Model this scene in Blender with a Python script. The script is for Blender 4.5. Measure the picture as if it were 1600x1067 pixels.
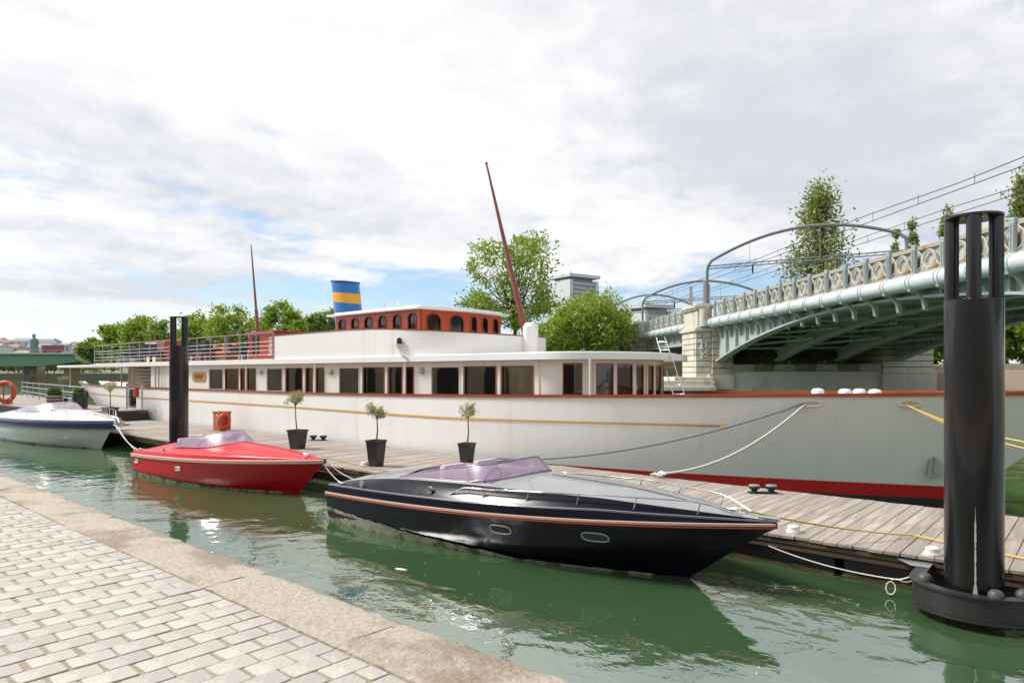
import bpy, bmesh, math, random
import numpy as np
from mathutils import Vector, Matrix
R = math.radians
for o in list(bpy.data.objects): bpy.data.objects.remove(o)
scene = bpy.context.scene
COL = scene.collection

# ------------------------------------------------------------------ camera, sky, sun, exposure
# World: X runs along the river (to the right), Y across it, Z = 0 is the water. Eye 2.6 m above the water.
EYE = 2.6
FPX = 1067.0            # focal length in photo pixels (24 mm on full frame)
CA, SA = 0.754, 0.657
cam_d = bpy.data.cameras.new('camera'); cam = bpy.data.objects.new('camera', cam_d); COL.objects.link(cam)
cam_d.lens = 36 * FPX / 1600; cam_d.sensor_width = 36; cam_d.shift_y = 0.0310
cam_d.clip_start = 0.1; cam_d.clip_end = 6000
cam.location = (0, 0, EYE); cam.rotation_euler = (R(90), 0, math.atan2(SA, CA))
scene.camera = cam

SUN_DIR = Vector((-0.87, -0.50, 0)).normalized()   # horizontal direction towards the sun
SUN_EL = R(46)
W = bpy.data.worlds.new('World'); scene.world = W; W.use_nodes = True
nt = W.node_tree; nt.nodes.clear(); N = nt.nodes; L = nt.links
def nd(t, **k):
    n = N.new(t)
    for a, b in k.items(): setattr(n, a, b)
    return n
out = nd('ShaderNodeOutputWorld'); bg = nd('ShaderNodeBackground'); L.new(bg.outputs[0], out.inputs[0])
sky = nd('ShaderNodeTexSky', sky_type='NISHITA'); sky.sun_disc = False
sky.sun_elevation = SUN_EL; sky.sun_rotation = math.atan2(SUN_DIR.x, SUN_DIR.y)
sky.air_density = 1.0; sky.dust_density = 0.6; sky.ozone_density = 2.0
tc = nd('ShaderNodeTexCoord'); sep = nd('ShaderNodeSeparateXYZ'); L.new(tc.outputs['Generated'], sep.inputs[0])
def mth(op, a, b=None, c=None, clamp=False):
    m = nd('ShaderNodeMath', operation=op); m.use_clamp = clamp
    for i, v in enumerate((a, b, c)):
        if v is None: continue
        if isinstance(v, (int, float)): m.inputs[i].default_value = v
        else: L.new(v, m.inputs[i])
    return m.outputs[0]
zz = mth('MAXIMUM', sep.outputs[2], 0.0)
den = mth('ADD', zz, 0.13)
px_ = mth('DIVIDE', sep.outputs[0], den); py_ = mth('DIVIDE', sep.outputs[1], den)
cmb = nd('ShaderNodeCombineXYZ'); L.new(px_, cmb.inputs[0]); L.new(py_, cmb.inputs[1])
def noise(scale, detail, rough, dist, off, stretch=(1, 1, 1), rot=0.0):
    mp = nd('ShaderNodeMapping'); L.new(cmb.outputs[0], mp.inputs[0])
    mp.inputs['Location'].default_value = off; mp.inputs['Scale'].default_value = stretch
    mp.inputs['Rotation'].default_value = (0, 0, rot)
    n = nd('ShaderNodeTexNoise'); L.new(mp.outputs[0], n.inputs['Vector'])
    n.inputs['Scale'].default_value = scale; n.inputs['Detail'].default_value = detail
    n.inputs['Roughness'].default_value = rough; n.inputs['Distortion'].default_value = dist
    return n.outputs[0]
def smooth(v, a, b):
    m = nd('ShaderNodeMapRange', interpolation_type='SMOOTHSTEP'); L.new(v, m.inputs[0])
    m.inputs[1].default_value = a; m.inputs[2].default_value = b
    return m.outputs[0]
nA = noise(0.66, 9, 0.57, 0.35, (1.89, 10.47, 0), (1.0, 0.72, 1), R(35))
nB = noise(1.5, 8, 0.60, 0.5, (26.16, -3.5, 0), (1.0, 0.62, 1), R(20))
nC = noise(0.5, 5, 0.55, 0.8, (21.8, -5.38, 0), (1.0, 0.55, 1), R(-25))
nF = noise(5.0, 6, 0.62, 0.3, (1.5, 4.9, 0))
# cover: thick overhead, thinning towards the horizon where the blue shows in bands
cov = mth('ADD', mth('MULTIPLY', nA, 0.7), mth('MULTIPLY', nB, 0.3))
cov = mth('ADD', cov, mth('MULTIPLY', nF, 0.17))
bias = mth('MULTIPLY', smooth(zz, 0.05, 0.36), 0.105)
cov = mth('ADD', cov, bias)
cover = smooth(cov, 0.51, 0.655)
shade = smooth(mth('ADD', mth('ADD', mth('MULTIPLY', nC, 0.58), mth('MULTIPLY', nB, 0.22)), mth('MULTIPLY', nF, 0.20)), 0.40, 0.60)
mixc = nd('ShaderNodeMix', data_type='RGBA'); L.new(shade, mixc.inputs[0])
mixc.inputs[6].default_value = (4.75, 4.9, 5.25, 1); mixc.inputs[7].default_value = (7.0, 6.95, 6.9, 1)
tint = nd('ShaderNodeMix', data_type='RGBA', blend_type='MULTIPLY'); tint.inputs[0].default_value = 1
L.new(sky.outputs[0], tint.inputs[6]); tint.inputs[7].default_value = (0.95, 1.0, 1.05, 1)
mx = nd('ShaderNodeMix', data_type='RGBA'); L.new(mth('MULTIPLY', cover, 0.97), mx.inputs[0])
L.new(tint.outputs[2], mx.inputs[6]); L.new(mixc.outputs[2], mx.inputs[7])
# pale veil of air close to the horizon
veil = mth('SUBTRACT', 1.0, smooth(zz, 0.0, 0.11)); veil = mth('MULTIPLY', veil, 0.62)
mv = nd('ShaderNodeMix', data_type='RGBA'); L.new(veil, mv.inputs[0]); L.new(mx.outputs[2], mv.inputs[6])
mv.inputs[7].default_value = (7.0, 7.2, 7.5, 1)
L.new(mv.outputs[2], bg.inputs[0]); bg.inputs[1].default_value = 0.085

sun_d = bpy.data.lights.new('sun', 'SUN'); sun = bpy.data.objects.new('sun', sun_d); COL.objects.link(sun)
sun_d.energy = 2.6; sun_d.angle = R(16); sun_d.color = (1.0, 0.955, 0.89)
sd = Vector((SUN_DIR.x * math.cos(SUN_EL), SUN_DIR.y * math.cos(SUN_EL), math.sin(SUN_EL)))
sun.rotation_euler = (-sd).to_track_quat('-Z', 'Y').to_euler(); sun.location = (-30, -10, 40)
vs = scene.view_settings
scene.display_settings.display_device = 'sRGB'
vs.view_transform = 'Standard'; vs.look = 'None'; vs.gamma = 1.0; vs.use_curve_mapping = False
vs.exposure = 0.84
scene.render.engine = 'CYCLES'
scene.cycles.max_bounces = 8; scene.cycles.transparent_max_bounces = 24
scene.cycles.use_denoising = True; scene.cycles.caustics_reflective = False; scene.cycles.caustics_refractive = False

# ------------------------------------------------------------------ helpers
def ray(u, v):
    r = (u - 800) / FPX
    return Vector((CA * r - SA, SA * r + CA, (583 - v) / FPX))
def P(u, v, f):                 # photo pixel at depth f metres
    return Vector((0, 0, EYE)) + ray(u, v) * f
def PY(u, v, y):                # photo pixel on the plane Y = y
    d = ray(u, v); return Vector((0, 0, EYE)) + d * (y / d.y)
def PZ(u, v, z):                # photo pixel on the level Z = z
    d = ray(u, v); return Vector((0, 0, EYE)) + d * ((z - EYE) / d.z)
def XU(u, y):
    d = ray(u, 583); return d.x * y / d.y

ORI = {}
def thing(name, label, cat, loc=(0, 0, 0), group=None, kind=None):
    o = bpy.data.objects.new(name, None); COL.objects.link(o); o.location = loc; o.empty_display_size = 0.2
    o['label'] = label; o['category'] = cat
    if group: o['group'] = group
    if kind: o['kind'] = kind
    ORI[o.name] = Vector(loc); return o
def tag(o, label, cat, group=None, kind=None):
    o['label'] = label
    if cat: o['category'] = cat
    if group: o['group'] = group
    if kind: o['kind'] = kind
    return o
def copy_tree(o, parent=None):
    c = o.copy(); COL.objects.link(c); c.parent = parent
    for ch in list(o.children): copy_tree(ch, c)
    return c

class MB:
    def __init__(s): s.v = []; s.f = []
    def add(s, vs_, fs):
        b = len(s.v); s.v += [tuple(p) for p in vs_]; s.f += [tuple(b + i for i in f) for f in fs]; return s
    def box(s, c, d, rz=0.0, m=None):
        c = Vector(c); h = Vector(d) / 2; ps = []
        rot = m if m is not None else Matrix.Rotation(rz, 3, 'Z')
        for x in (-1, 1):
            for y in (-1, 1):
                for z in (-1, 1): ps.append(c + rot @ Vector((x * h.x, y * h.y, z * h.z)))
        return s.add(ps, [(0, 1, 3, 2), (4, 6, 7, 5), (0, 4, 5, 1), (2, 3, 7, 6), (0, 2, 6, 4), (1, 5, 7, 3)])
    def bar(s, a, b, w, h, up=(0, 0, 1)):      # rectangular bar from a to b
        a = Vector(a); b = Vector(b); z = (b - a).normalized(); x = Vector(up).cross(z)
        if x.length < 1e-4: x = Vector((1, 0, 0)).cross(z)
        x.normalize(); y = z.cross(x); ps = []
        for e in (a, b):
            for i, j in ((-1, -1), (1, -1), (1, 1), (-1, 1)): ps.append(e + x * i * w / 2 + y * j * h / 2)
        return s.add(ps, [(3, 2, 1, 0), (4, 5, 6, 7), (0, 1, 5, 4), (1, 2, 6, 5), (2, 3, 7, 6), (3, 0, 4, 7)])
    def tube(s, pts, r, n=8, closed=False, caps=True):
        pts = [Vector(p) for p in pts]; m = len(pts); rs = r if isinstance(r, (list, tuple)) else [r] * m
        rings = []; prev = None
        for i, p in enumerate(pts):
            if closed: t = pts[(i + 1) % m] - pts[i - 1]
            else: t = pts[min(i + 1, m - 1)] - pts[max(i - 1, 0)]
            t.normalize()
            if prev is None:
                x = t.cross(Vector((0, 0, 1)))
                if x.length < 1e-3: x = t.cross(Vector((1, 0, 0)))
            else: x = prev - t * prev.dot(t)
            x.normalize(); prev = x; y = t.cross(x)
            rings.append([p + (x * math.cos(2 * math.pi * k / n) + y * math.sin(2 * math.pi * k / n)) * rs[i] for k in range(n)])
        vv = [q for rg in rings for q in rg]; ff = []
        for i in range(m if closed else m - 1):
            j = (i + 1) % m
            for k in range(n):
                l = (k + 1) % n; ff.append((i * n + k, i * n + l, j * n + l, j * n + k))
        if caps and not closed:
            ff.append(tuple(range(n - 1, -1, -1))); ff.append(tuple((m - 1) * n + k for k in range(n)))
        return s.add(vv, ff)
    def lathe(s, c, prof, n=24, caps=True):    # prof [(r,z)...] bottom to top
        c = Vector(c); vv = []
        for r, z in prof:
            for k in range(n):
                a = 2 * math.pi * k / n; vv.append(c + Vector((r * math.cos(a), r * math.sin(a), z)))
        ff = []
        for i in range(len(prof) - 1):
            for k in range(n):
                l = (k + 1) % n; ff.append((i * n + k, i * n + l, (i + 1) * n + l, (i + 1) * n + k))
        if caps:
            ff.append(tuple(range(n - 1, -1, -1))); ff.append(tuple((len(prof) - 1) * n + k for k in range(n)))
        return s.add(vv, ff)
    def prism(s, poly, z0, z1):                # polygon in XY (ccw), extruded in z; z may be callables
        n = len(poly); f0 = z0 if callable(z0) else (lambda p: z0); f1 = z1 if callable(z1) else (lambda p: z1)
        vv = [(p[0], p[1], f0(p)) for p in poly] + [(p[0], p[1], f1(p)) for p in poly]
        ff = [tuple(range(n - 1, -1, -1)), tuple(range(n, 2 * n))]
        for i in range(n): j = (i + 1) % n; ff.append((i, j, n + j, n + i))
        return s.add(vv, ff)
    def grid(s, rows, closed=False):           # rows of equal length -> quad sheet
        m = len(rows); n = len(rows[0]); ff = []
        for i in range(m - 1):
            for k in range(n if closed else n - 1):
                l = (k + 1) % n; ff.append((i * n + k, i * n + l, (i + 1) * n + l, (i + 1) * n + k))
        return s.add([p for r in rows for p in r], ff)
    def slab(s, A, B, poly, th):               # polygon (2D list) in the frame origin A, axes B=(ex,ey), thickness along ez
        ex, ey = Vector(B[0]), Vector(B[1]); ez = ex.cross(ey).normalized(); A = Vector(A); n = len(poly)
        fr = [A + ex * p[0] + ey * p[1] + ez * th / 2 for p in poly]; bk = [A + ex * p[0] + ey * p[1] - ez * th / 2 for p in poly]
        ff = [tuple(range(n)), tuple(range(2 * n - 1, n - 1, -1))]
        for i in range(n): j = (i + 1) % n; ff.append((i, n + i, n + j, j))
        return s.add(fr + bk, ff)
    def holed(s, A, B, rect, hole, th):        # rectangular plate with one convex hole
        x0, y0, x1, y1 = rect; cx = sum(p[0] for p in hole) / len(hole); cy = sum(p[1] for p in hole) / len(hole)
        hs = sorted(hole, key=lambda p: math.atan2(p[1] - cy, p[0] - cx)); outer = []
        for p in hs:
            dx, dy = p[0] - cx, p[1] - cy; k = 1e9
            if dx > 1e-9: k = min(k, (x1 - cx) / dx)
            if dx < -1e-9: k = min(k, (x0 - cx) / dx)
            if dy > 1e-9: k = min(k, (y1 - cy) / dy)
            if dy < -1e-9: k = min(k, (y0 - cy) / dy)
            outer.append([cx + dx * k, cy + dy * k])
        for c in ((x0, y0), (x1, y0), (x1, y1), (x0, y1)):      # snap nearest sample to each corner
            i = min(range(len(outer)), key=lambda q: (outer[q][0] - c[0]) ** 2 + (outer[q][1] - c[1]) ** 2); outer[i] = list(c)
        ex, ey = Vector(B[0]), Vector(B[1]); ez = ex.cross(ey).normalized(); A = Vector(A); n = len(hs)
        def w(p, t): return A + ex * p[0] + ey * p[1] + ez * t
        vv = [w(p, th / 2) for p in outer] + [w(p, th / 2) for p in hs] + [w(p, -th / 2) for p in hs] + [w(p, -th / 2) for p in outer]
        ff = []
        for i in range(n):
            j = (i + 1) % n
            ff += [(i, j, n + j, n + i), (n + i, n + j, 2 * n + j, 2 * n + i), (2 * n + i, 2 * n + j, 3 * n + j, 3 * n + i), (3 * n + i, 3 * n + j, j, i)]
        return s.add(vv, ff)
    def build(s, name, mat, parent=None, smooth=None, kind=None, fix=True, bevel=0):
        o0 = ORI.get(parent.name, Vector((0, 0, 0))) if parent else Vector((0, 0, 0))
        me = bpy.data.meshes.new(name)
        me.from_pydata([tuple(Vector(p) - o0) for p in s.v], [], s.f)
        if fix:
            bm = bmesh.new(); bm.from_mesh(me); bmesh.ops.recalc_face_normals(bm, faces=bm.faces)
            if bevel:
                bmesh.ops.bevel(bm, geom=[e for e in bm.edges if len(e.link_faces) == 2 and e.calc_face_angle(0) > 0.5], offset=bevel, segments=2, affect='EDGES', profile=0.6)
            bm.to_mesh(me); bm.free()
        if smooth:
            me.polygons.foreach_set('use_smooth', [True] * len(me.polygons)); me.set_sharp_from_angle(angle=R(smooth))
        o = bpy.data.objects.new(name, me); COL.objects.link(o); me.materials.append(mat)
        if parent: o.parent = parent
        if kind: o['kind'] = kind
        ORI[o.name] = o0
        return o

# ------------------------------------------------------------------ materials
MATS = {}
def mat(name, c, rough=0.5, metal=0.0, var=0.0, vs_=2.0, bump=0.0, bs=20.0, spec=0.5, coat=0.0, c2=None, c2s=1.0, c2t=(0.5, 0.65), stretch=(1, 1, 1), objrand=0.0, island=0.0, rvar=0.0, coords='Object', bdist=0.02):
    m = bpy.data.materials.new(name); m.use_nodes = True; t = m.node_tree; n = t.nodes; l = t.links
    b = n['Principled BSDF']; b.inputs['Roughness'].default_value = rough; b.inputs['Metallic'].default_value = metal
    b.inputs['Specular IOR Level'].default_value = spec; b.inputs['Coat Weight'].default_value = coat; b.inputs['Coat Roughness'].default_value = 0.04
    tcn = n.new('ShaderNodeTexCoord'); mp = n.new('ShaderNodeMapping'); l.new(tcn.outputs[coords], mp.inputs[0]); mp.inputs['Scale'].default_value = stretch
    def nz(s_, det=6, rg=0.6):
        q = n.new('ShaderNodeTexNoise'); l.new(mp.outputs[0], q.inputs['Vector']); q.inputs['Scale'].default_value = s_; q.inputs['Detail'].default_value = det; q.inputs['Roughness'].default_value = rg; return q.outputs[0]
    def mixer(a, bcol, fac):
        q = n.new('ShaderNodeMix'); q.data_type = 'RGBA'; l.new(fac, q.inputs[0])
        if isinstance(a, tuple): q.inputs[6].default_value = a + (1,)
        else: l.new(a, q.inputs[6])
        if isinstance(bcol, tuple): q.inputs[7].default_value = bcol + (1,)
        else: l.new(bcol, q.inputs[7])
        return q.outputs[2]
    col = c; b.inputs['Base Color'].default_value = tuple(c) + (1,)
    if c2 is not None:
        q = n.new('ShaderNodeMapRange'); q.interpolation_type = 'SMOOTHSTEP'; l.new(nz(c2s, 8, 0.65), q.inputs[0]); q.inputs[1].default_value = c2t[0]; q.inputs[2].default_value = c2t[1]
        col = mixer(tuple(c), tuple(c2), q.outputs[0])
    if var or objrand or island:
        acc = None
        def addv(a, w):
            nonlocal acc
            q = n.new('ShaderNodeMath'); q.operation = 'MULTIPLY_ADD'; l.new(a, q.inputs[0]); q.inputs[1].default_value = 2 * w
            if acc is None: q.inputs[2].default_value = 1 - w
            else:
                e = n.new('ShaderNodeMath'); e.operation = 'SUBTRACT'; l.new(acc, e.inputs[0]); e.inputs[1].default_value = w; l.new(e.outputs[0], q.inputs[2])
            acc = q.outputs[0]
        if var: addv(nz(vs_), var)
        if objrand: addv(n.new('ShaderNodeObjectInfo').outputs['Random'], objrand)
        if island: addv(n.new('ShaderNodeNewGeometry').outputs['Random Per Island'], island)
        q = n.new('ShaderNodeMix'); q.data_type = 'RGBA'; q.blend_type = 'MULTIPLY'; q.inputs[0].default_value = 1
        if isinstance(col, (tuple, list)): q.inputs[6].default_value = tuple(col) + (1,)
        else: l.new(col, q.inputs[6])
        cb = n.new('ShaderNodeCombineColor'); [l.new(acc, cb.inputs[i]) for i in range(3)]; l.new(cb.outputs[0], q.inputs[7]); col = q.outputs[2]
    if not isinstance(col, (tuple, list)): l.new(col, b.inputs['Base Color'])
    if rvar:
        q = n.new('ShaderNodeMapRange'); l.new(nz(vs_ * 2.3), q.inputs[0]); q.inputs[3].default_value = max(0, rough - rvar); q.inputs[4].default_value = rough + rvar; l.new(q.outputs[0], b.inputs['Roughness'])
    if bump:
        q = n.new('ShaderNodeBump'); l.new(nz(bs, 8, 0.65), q.inputs['Height']); q.inputs['Strength'].default_value = bump; q.inputs['Distance'].default_value = bdist; l.new(q.outputs[0], b.inputs['Normal'])
    MATS[name] = m; return m
def glass(name, tint, refl=0.12, rough=0.05, body=0.0, bodyc=(0.5, 0.5, 0.5)):
    m = bpy.data.materials.new(name); m.use_nodes = True; t = m.node_tree; n = t.nodes; l = t.links; n.clear()
    o = n.new('ShaderNodeOutputMaterial'); tr = n.new('ShaderNodeBsdfTransparent'); tr.inputs[0].default_value = tint + (1,)
    gl = n.new('ShaderNodeBsdfGlossy'); gl.inputs['Roughness'].default_value = rough
    df = n.new('ShaderNodeBsdfDiffuse'); df.inputs[0].default_value = bodyc + (1,)
    m0 = n.new('ShaderNodeMixShader'); m0.inputs[0].default_value = body; l.new(tr.outputs[0], m0.inputs[1]); l.new(df.outputs[0], m0.inputs[2])
    fr = n.new('ShaderNodeFresnel'); fr.inputs[0].default_value = 1.5
    ad = n.new('ShaderNodeMath'); ad.operation = 'ADD'; ad.use_clamp = True; l.new(fr.outputs[0], ad.inputs[0]); ad.inputs[1].default_value = refl
    mx_ = n.new('ShaderNodeMixShader'); l.new(ad.outputs[0], mx_.inputs[0]); l.new(m0.outputs[0], mx_.inputs[1]); l.new(gl.outputs[0], mx_.inputs[2]); l.new(mx_.outputs[0], o.inputs[0])
    MATS[name] = m; return m
def leafmat(name, c, c2, trans=0.35):
    m = bpy.data.materials.new(name); m.use_nodes = True; t = m.node_tree; n = t.nodes; l = t.links; n.clear()
    o = n.new('ShaderNodeOutputMaterial'); g = n.new('ShaderNodeNewGeometry'); q = n.new('ShaderNodeMix'); q.data_type = 'RGBA'
    l.new(g.outputs['Random Per Island'], q.inputs[0]); q.inputs[6].default_value = c + (1,); q.inputs[7].default_value = c2 + (1,)
    d = n.new('ShaderNodeBsdfDiffuse'); tr = n.new('ShaderNodeBsdfTranslucent'); gl = n.new('ShaderNodeBsdfGlossy'); gl.inputs['Roughness'].default_value = 0.45
    l.new(q.outputs[2], d.inputs[0]); l.new(q.outputs[2], tr.inputs[0])
    a = n.new('ShaderNodeMixShader'); a.inputs[0].default_value = trans; l.new(d.outputs[0], a.inputs[1]); l.new(tr.outputs[0], a.inputs[2])
    b = n.new('ShaderNodeMixShader'); b.inputs[0].default_value = 0.05; l.new(a.outputs[0], b.inputs[1]); l.new(gl.outputs[0], b.inputs[2]); l.new(b.outputs[0], o.inputs[0])
    return m

M_white = mat('white_paint', (0.85, 0.845, 0.82), 0.34, var=0.06, vs_=2.2, coat=0.2, c2=(0.68, 0.645, 0.58), c2s=1.6, c2t=(0.56, 0.80), stretch=(1, 1, 0.10), bump=0.12, bs=0.9, bdist=0.06)
M_cabin = mat('cream_paint', (0.80, 0.765, 0.70), 0.4, var=0.06, vs_=1.5, stretch=(1, 1, 0.3))
M_red = mat('red_antifouling', (0.55, 0.012, 0.016), 0.45, var=0.15, vs_=2)
M_dark = mat('dark_bottom', (0.02, 0.022, 0.02), 0.6, var=0.2)
M_varnish = mat('varnished_mahogany', (0.26, 0.065, 0.028), 0.25, var=0.25, vs_=3, coat=0.6, stretch=(0.3, 2, 2))
M_orange = mat('wheelhouse_varnish', (0.50, 0.066, 0.015), 0.35, var=0.3, vs_=4, coat=0.5, stretch=(1, 1, 0.3))
M_gold = mat('gold_line', (0.62, 0.36, 0.06), 0.35, var=0.1)
M_teak = mat('teak_deck', (0.40, 0.30, 0.21), 0.7, var=0.2, vs_=4, stretch=(0.2, 3, 1))
M_chrome = mat('stainless', (0.72, 0.72, 0.70), 0.2, metal=1.0)
M_galv = mat('galvanised', (0.42, 0.43, 0.43), 0.45, metal=0.7, var=0.2, vs_=8)
M_black = mat('pile_black', (0.009, 0.0085, 0.0095), 0.26, var=0.4, vs_=2.5, coat=0.3, stretch=(1, 1, 0.12), rvar=0.12, c2=(0.03, 0.026, 0.024), c2s=3.0, c2t=(0.62, 0.74))
M_steelblk = mat('black_steel', (0.018, 0.018, 0.019), 0.5, var=0.35, vs_=3, bump=0.15, bs=15, c2=(0.06, 0.045, 0.03), c2s=2.5, c2t=(0.58, 0.75))
M_pot = mat('anthracite_pot', (0.030, 0.030, 0.033), 0.35, var=0.1)
M_soil = mat('soil', (0.05, 0.035, 0.025), 0.9, var=0.3, vs_=20, bump=0.5, bs=40)
M_ropew = mat('rope_white', (0.68, 0.66, 0.60), 0.85, var=0.15, vs_=30, bump=0.6, bs=60)
M_ropey = mat('rope_yellow', (0.70, 0.50, 0.12), 0.8, var=0.15, vs_=30)
M_ropeb = mat('rope_blue', (0.15, 0.20, 0.225), 0.85, var=0.15, vs_=30)
M_rubber = mat('rubber', (0.02, 0.02, 0.02), 0.7)
M_chair = mat('dark_wicker', (0.045, 0.045, 0.055), 0.75, var=0.3, vs_=25, bump=0.4, bs=60)
M_cush = mat('orange_fabric', (0.62, 0.16, 0.035), 0.85, var=0.1)
M_lamp = mat('lamp_plastic', (0.75, 0.75, 0.72), 0.4)
M_glassd = glass('tinted_window', (0.78, 0.72, 0.64), 0.20, 0.02)
M_glassc = glass('clear_window', (0.72, 0.70, 0.66), 0.05)
# ------------------------------------------------------------------ the setting
rnd = random.Random(7)
def water_mat():
    m = bpy.data.materials.new('river_water'); m.use_nodes = True; t = m.node_tree; n = t.nodes; l = t.links
    b = n['Principled BSDF']; b.inputs['Base Color'].default_value = (0.022, 0.072, 0.030, 1)
    b.inputs['Roughness'].default_value = 0.015; b.inputs['IOR'].default_value = 4.0
    tcn = n.new('ShaderNodeTexCoord')
    def nz(scale, det, stretch, dist=0.0):
        mp = n.new('ShaderNodeMapping'); l.new(tcn.outputs['Object'], mp.inputs[0]); mp.inputs['Scale'].default_value = stretch; mp.inputs['Rotation'].default_value = (0, 0, R(18))
        q = n.new('ShaderNodeTexNoise'); l.new(mp.outputs[0], q.inputs['Vector']); q.inputs['Scale'].default_value = scale; q.inputs['Detail'].default_value = det; q.inputs['Distortion'].default_value = dist
        return q.outputs[0]
    a = nz(0.9, 2, (1, 1.3, 1), 0.8); c = nz(3.2, 2, (1, 1.4, 1), 1.0); d = nz(14, 2, (1, 1.2, 1))
    # wind-ruffled patches: fine ripples only where the large noise is high
    w = nz(0.16, 3, (1, 1, 1)); wr = n.new('ShaderNodeMapRange'); wr.interpolation_type = 'SMOOTHSTEP'; l.new(w, wr.inputs[0]); wr.inputs[1].default_value = 0.47; wr.inputs[2].default_value = 0.62
    def mul(x, y):
        q = n.new('ShaderNodeMath'); q.operation = 'MULTIPLY'
        for i, v in enumerate((x, y)):
            if isinstance(v, float): q.inputs[i].default_value = v
            else: l.new(v, q.inputs[i])
        return q.outputs[0]
    def add(x, y):
        q = n.new('ShaderNodeMath'); l.new(x, q.inputs[0]); l.new(y, q.inputs[1]); return q.outputs[0]
    h = add(add(mul(a, 1.0), mul(c, 0.15)), mul(mul(d, 0.055), wr.outputs[0]))
    bp = n.new('ShaderNodeBump'); l.new(h, bp.inputs['Height']); bp.inputs['Strength'].default_value = 1.0; bp.inputs['Distance'].default_value = 0.024
    l.new(bp.outputs[0], b.inputs['Normal'])
    # murk: slightly greener and paler silt in places
    mk = nz(0.5, 4, (1, 1, 1)); q = n.new('ShaderNodeMix'); q.data_type = 'RGBA'; l.new(mk, q.inputs[0]); q.inputs[6].default_value = (0.036, 0.078, 0.032, 1); q.inputs[7].default_value = (0.060, 0.114, 0.050, 1); l.new(q.outputs[2], b.inputs['Base Color'])
    return m
mb = MB(); mb.add([(-1500, 2.6, 0), (600, 2.6, 0), (600, 700, 0), (-1500, 700, 0)], [(0, 1, 2, 3)])
river = mb.build('river_water', water_mat(), kind='structure')

M_sand = mat('joint_sand', (0.34, 0.275, 0.205), 0.95, var=0.3, vs_=6, bump=0.6, bs=60)
M_paver = mat('granite_paver', (0.40, 0.37, 0.335), 0.8, var=0.30, vs_=34, bump=0.7, bs=45, objrand=0.10, island=0.10, bdist=0.010, c2=(0.47, 0.435, 0.395), c2s=3.0, c2t=(0.45, 0.62))
M_coping = mat('coping_stone', (0.33, 0.265, 0.20), 0.9, var=0.36, vs_=22, bump=1.0, bs=22, bdist=0.035, c2=(0.50, 0.435, 0.36), c2s=1.5, c2t=(0.40, 0.56))
M_quaywall = mat('quay_wall', (0.22, 0.20, 0.16), 0.9, var=0.3, vs_=2, bump=0.5, bs=6)
QZ = 0.95
quay = MB().box((-180, -98.7, (QZ - 0.006 - 3) / 2), (800, 202.2, 3 + QZ - 0.006)).build('quay', M_sand, kind='structure')
ORI[quay.name] = Vector((0, 0, 0))
MB().box((-180, 2.69, -1.03), (800, 0.55, 3.92)).build('quay_wall', M_quaywall, quay)
# tall embankment wall at the back of the quay, behind the viewer
emb = MB().box((-120, -11.5, 3.6), (500, 1.2, 6.6)).build('embankment', mat('embankment_stone', (0.46, 0.39, 0.29), 0.9, var=0.55, vs_=0.35, bump=0.4, bs=3), kind='structure')
M_addarch = mat('added_archway_dark', (0.05, 0.045, 0.04), 0.9)
for i in range(16): MB().slab((-60 + 5.2 * i, -10.87, 0.95), ((1, 0, 0), (0, 0, 1)), [(-1.2, 0), (1.2, 0), (1.2, 1.7), (0.85, 2.4), (0, 2.75), (-0.85, 2.4), (-1.2, 1.7)], 0.06).build('added_archway', M_addarch, emb)  # unseen dark arches, added to give the yacht window reflections a pattern
# coping stones with worn, uneven edges
x = 6.0; k = 0
while x > -60:
    ln = rnd.uniform(1.35, 1.8); x1 = x - ln; m = MB(); nx = 14 if x > -16 else 5; rows = []
    zo = rnd.uniform(-0.002, 0.002); yo = rnd.uniform(-0.012, 0.012)
    prof = [(2.405, -0.06), (2.412, -0.004), (2.43, 0.0), (2.55, 0.004), (2.7, 0.004), (2.84, 0.002), (2.92, -0.006), (2.972, -0.024), (3.0, -0.062), (3.012, -0.16), (3.012, -0.45)]
    for i in range(nx + 1):
        t = i / nx; xx = x - 0.002 - (ln - 0.004) * t
        e = 0.004 if i in (0, nx) else 0
        rows.append([(xx, yy + yo + (rnd.gauss(0, 0.012) if yy > 2.9 else rnd.gauss(0, 0.003)), QZ + zz_ + zo - e + rnd.gauss(0, 0.0035)) for yy, zz_ in prof])
    m.grid(rows)
    m.build('coping_stone', M_coping, quay, smooth=50); x = x1
# pavers
def paver_mesh(name, lx, ly, seed):
    q = random.Random(seed); c = 0.009; ring = []
    for sx, sy in ((-1, -1), (1, -1), (1, 1), (-1, 1)):
        X_, Y_ = sx * lx / 2 + q.gauss(0, 0.003), sy * ly / 2 + q.gauss(0, 0.004)
        a = (X_ - sx * c, Y_); b_ = (X_, Y_ - sy * c)
        ring += [a, b_] if sx * sy < 0 else [b_, a]
    cx = 0
    vv = []
    for s_, z in ((1.0, -0.05), (1.0, -0.004), (0.975, 0.0)):
        for p in ring: vv.append((p[0] * s_, p[1] * s_, z))
    n = 8; ff = []
    for i in range(2):
        for k_ in range(n): j = (k_ + 1) % n; ff.append((i * n + k_, i * n + j, (i + 1) * n + j, (i + 1) * n + k_))
    ff.append(tuple(range(16, 24)))
    return vv, ff
variants = {}
for kind_, ly in (('full', 0.236), ('half', 0.112)):
    variants[kind_] = []
    for s_ in range(5):
        vv, ff = paver_mesh('paver', 0.161, ly, s_ * 3 + (1 if kind_ == 'half' else 0)); me = bpy.data.meshes.new('paver'); me.from_pydata(vv, [], ff); me.materials.append(M_paver)
        me.polygons.foreach_set('use_smooth', [True] * len(me.polygons)); me.set_sharp_from_angle(angle=R(18)); variants[kind_].append((me, vv, ff))
cells = []; row = 0; x = 2.0
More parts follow.
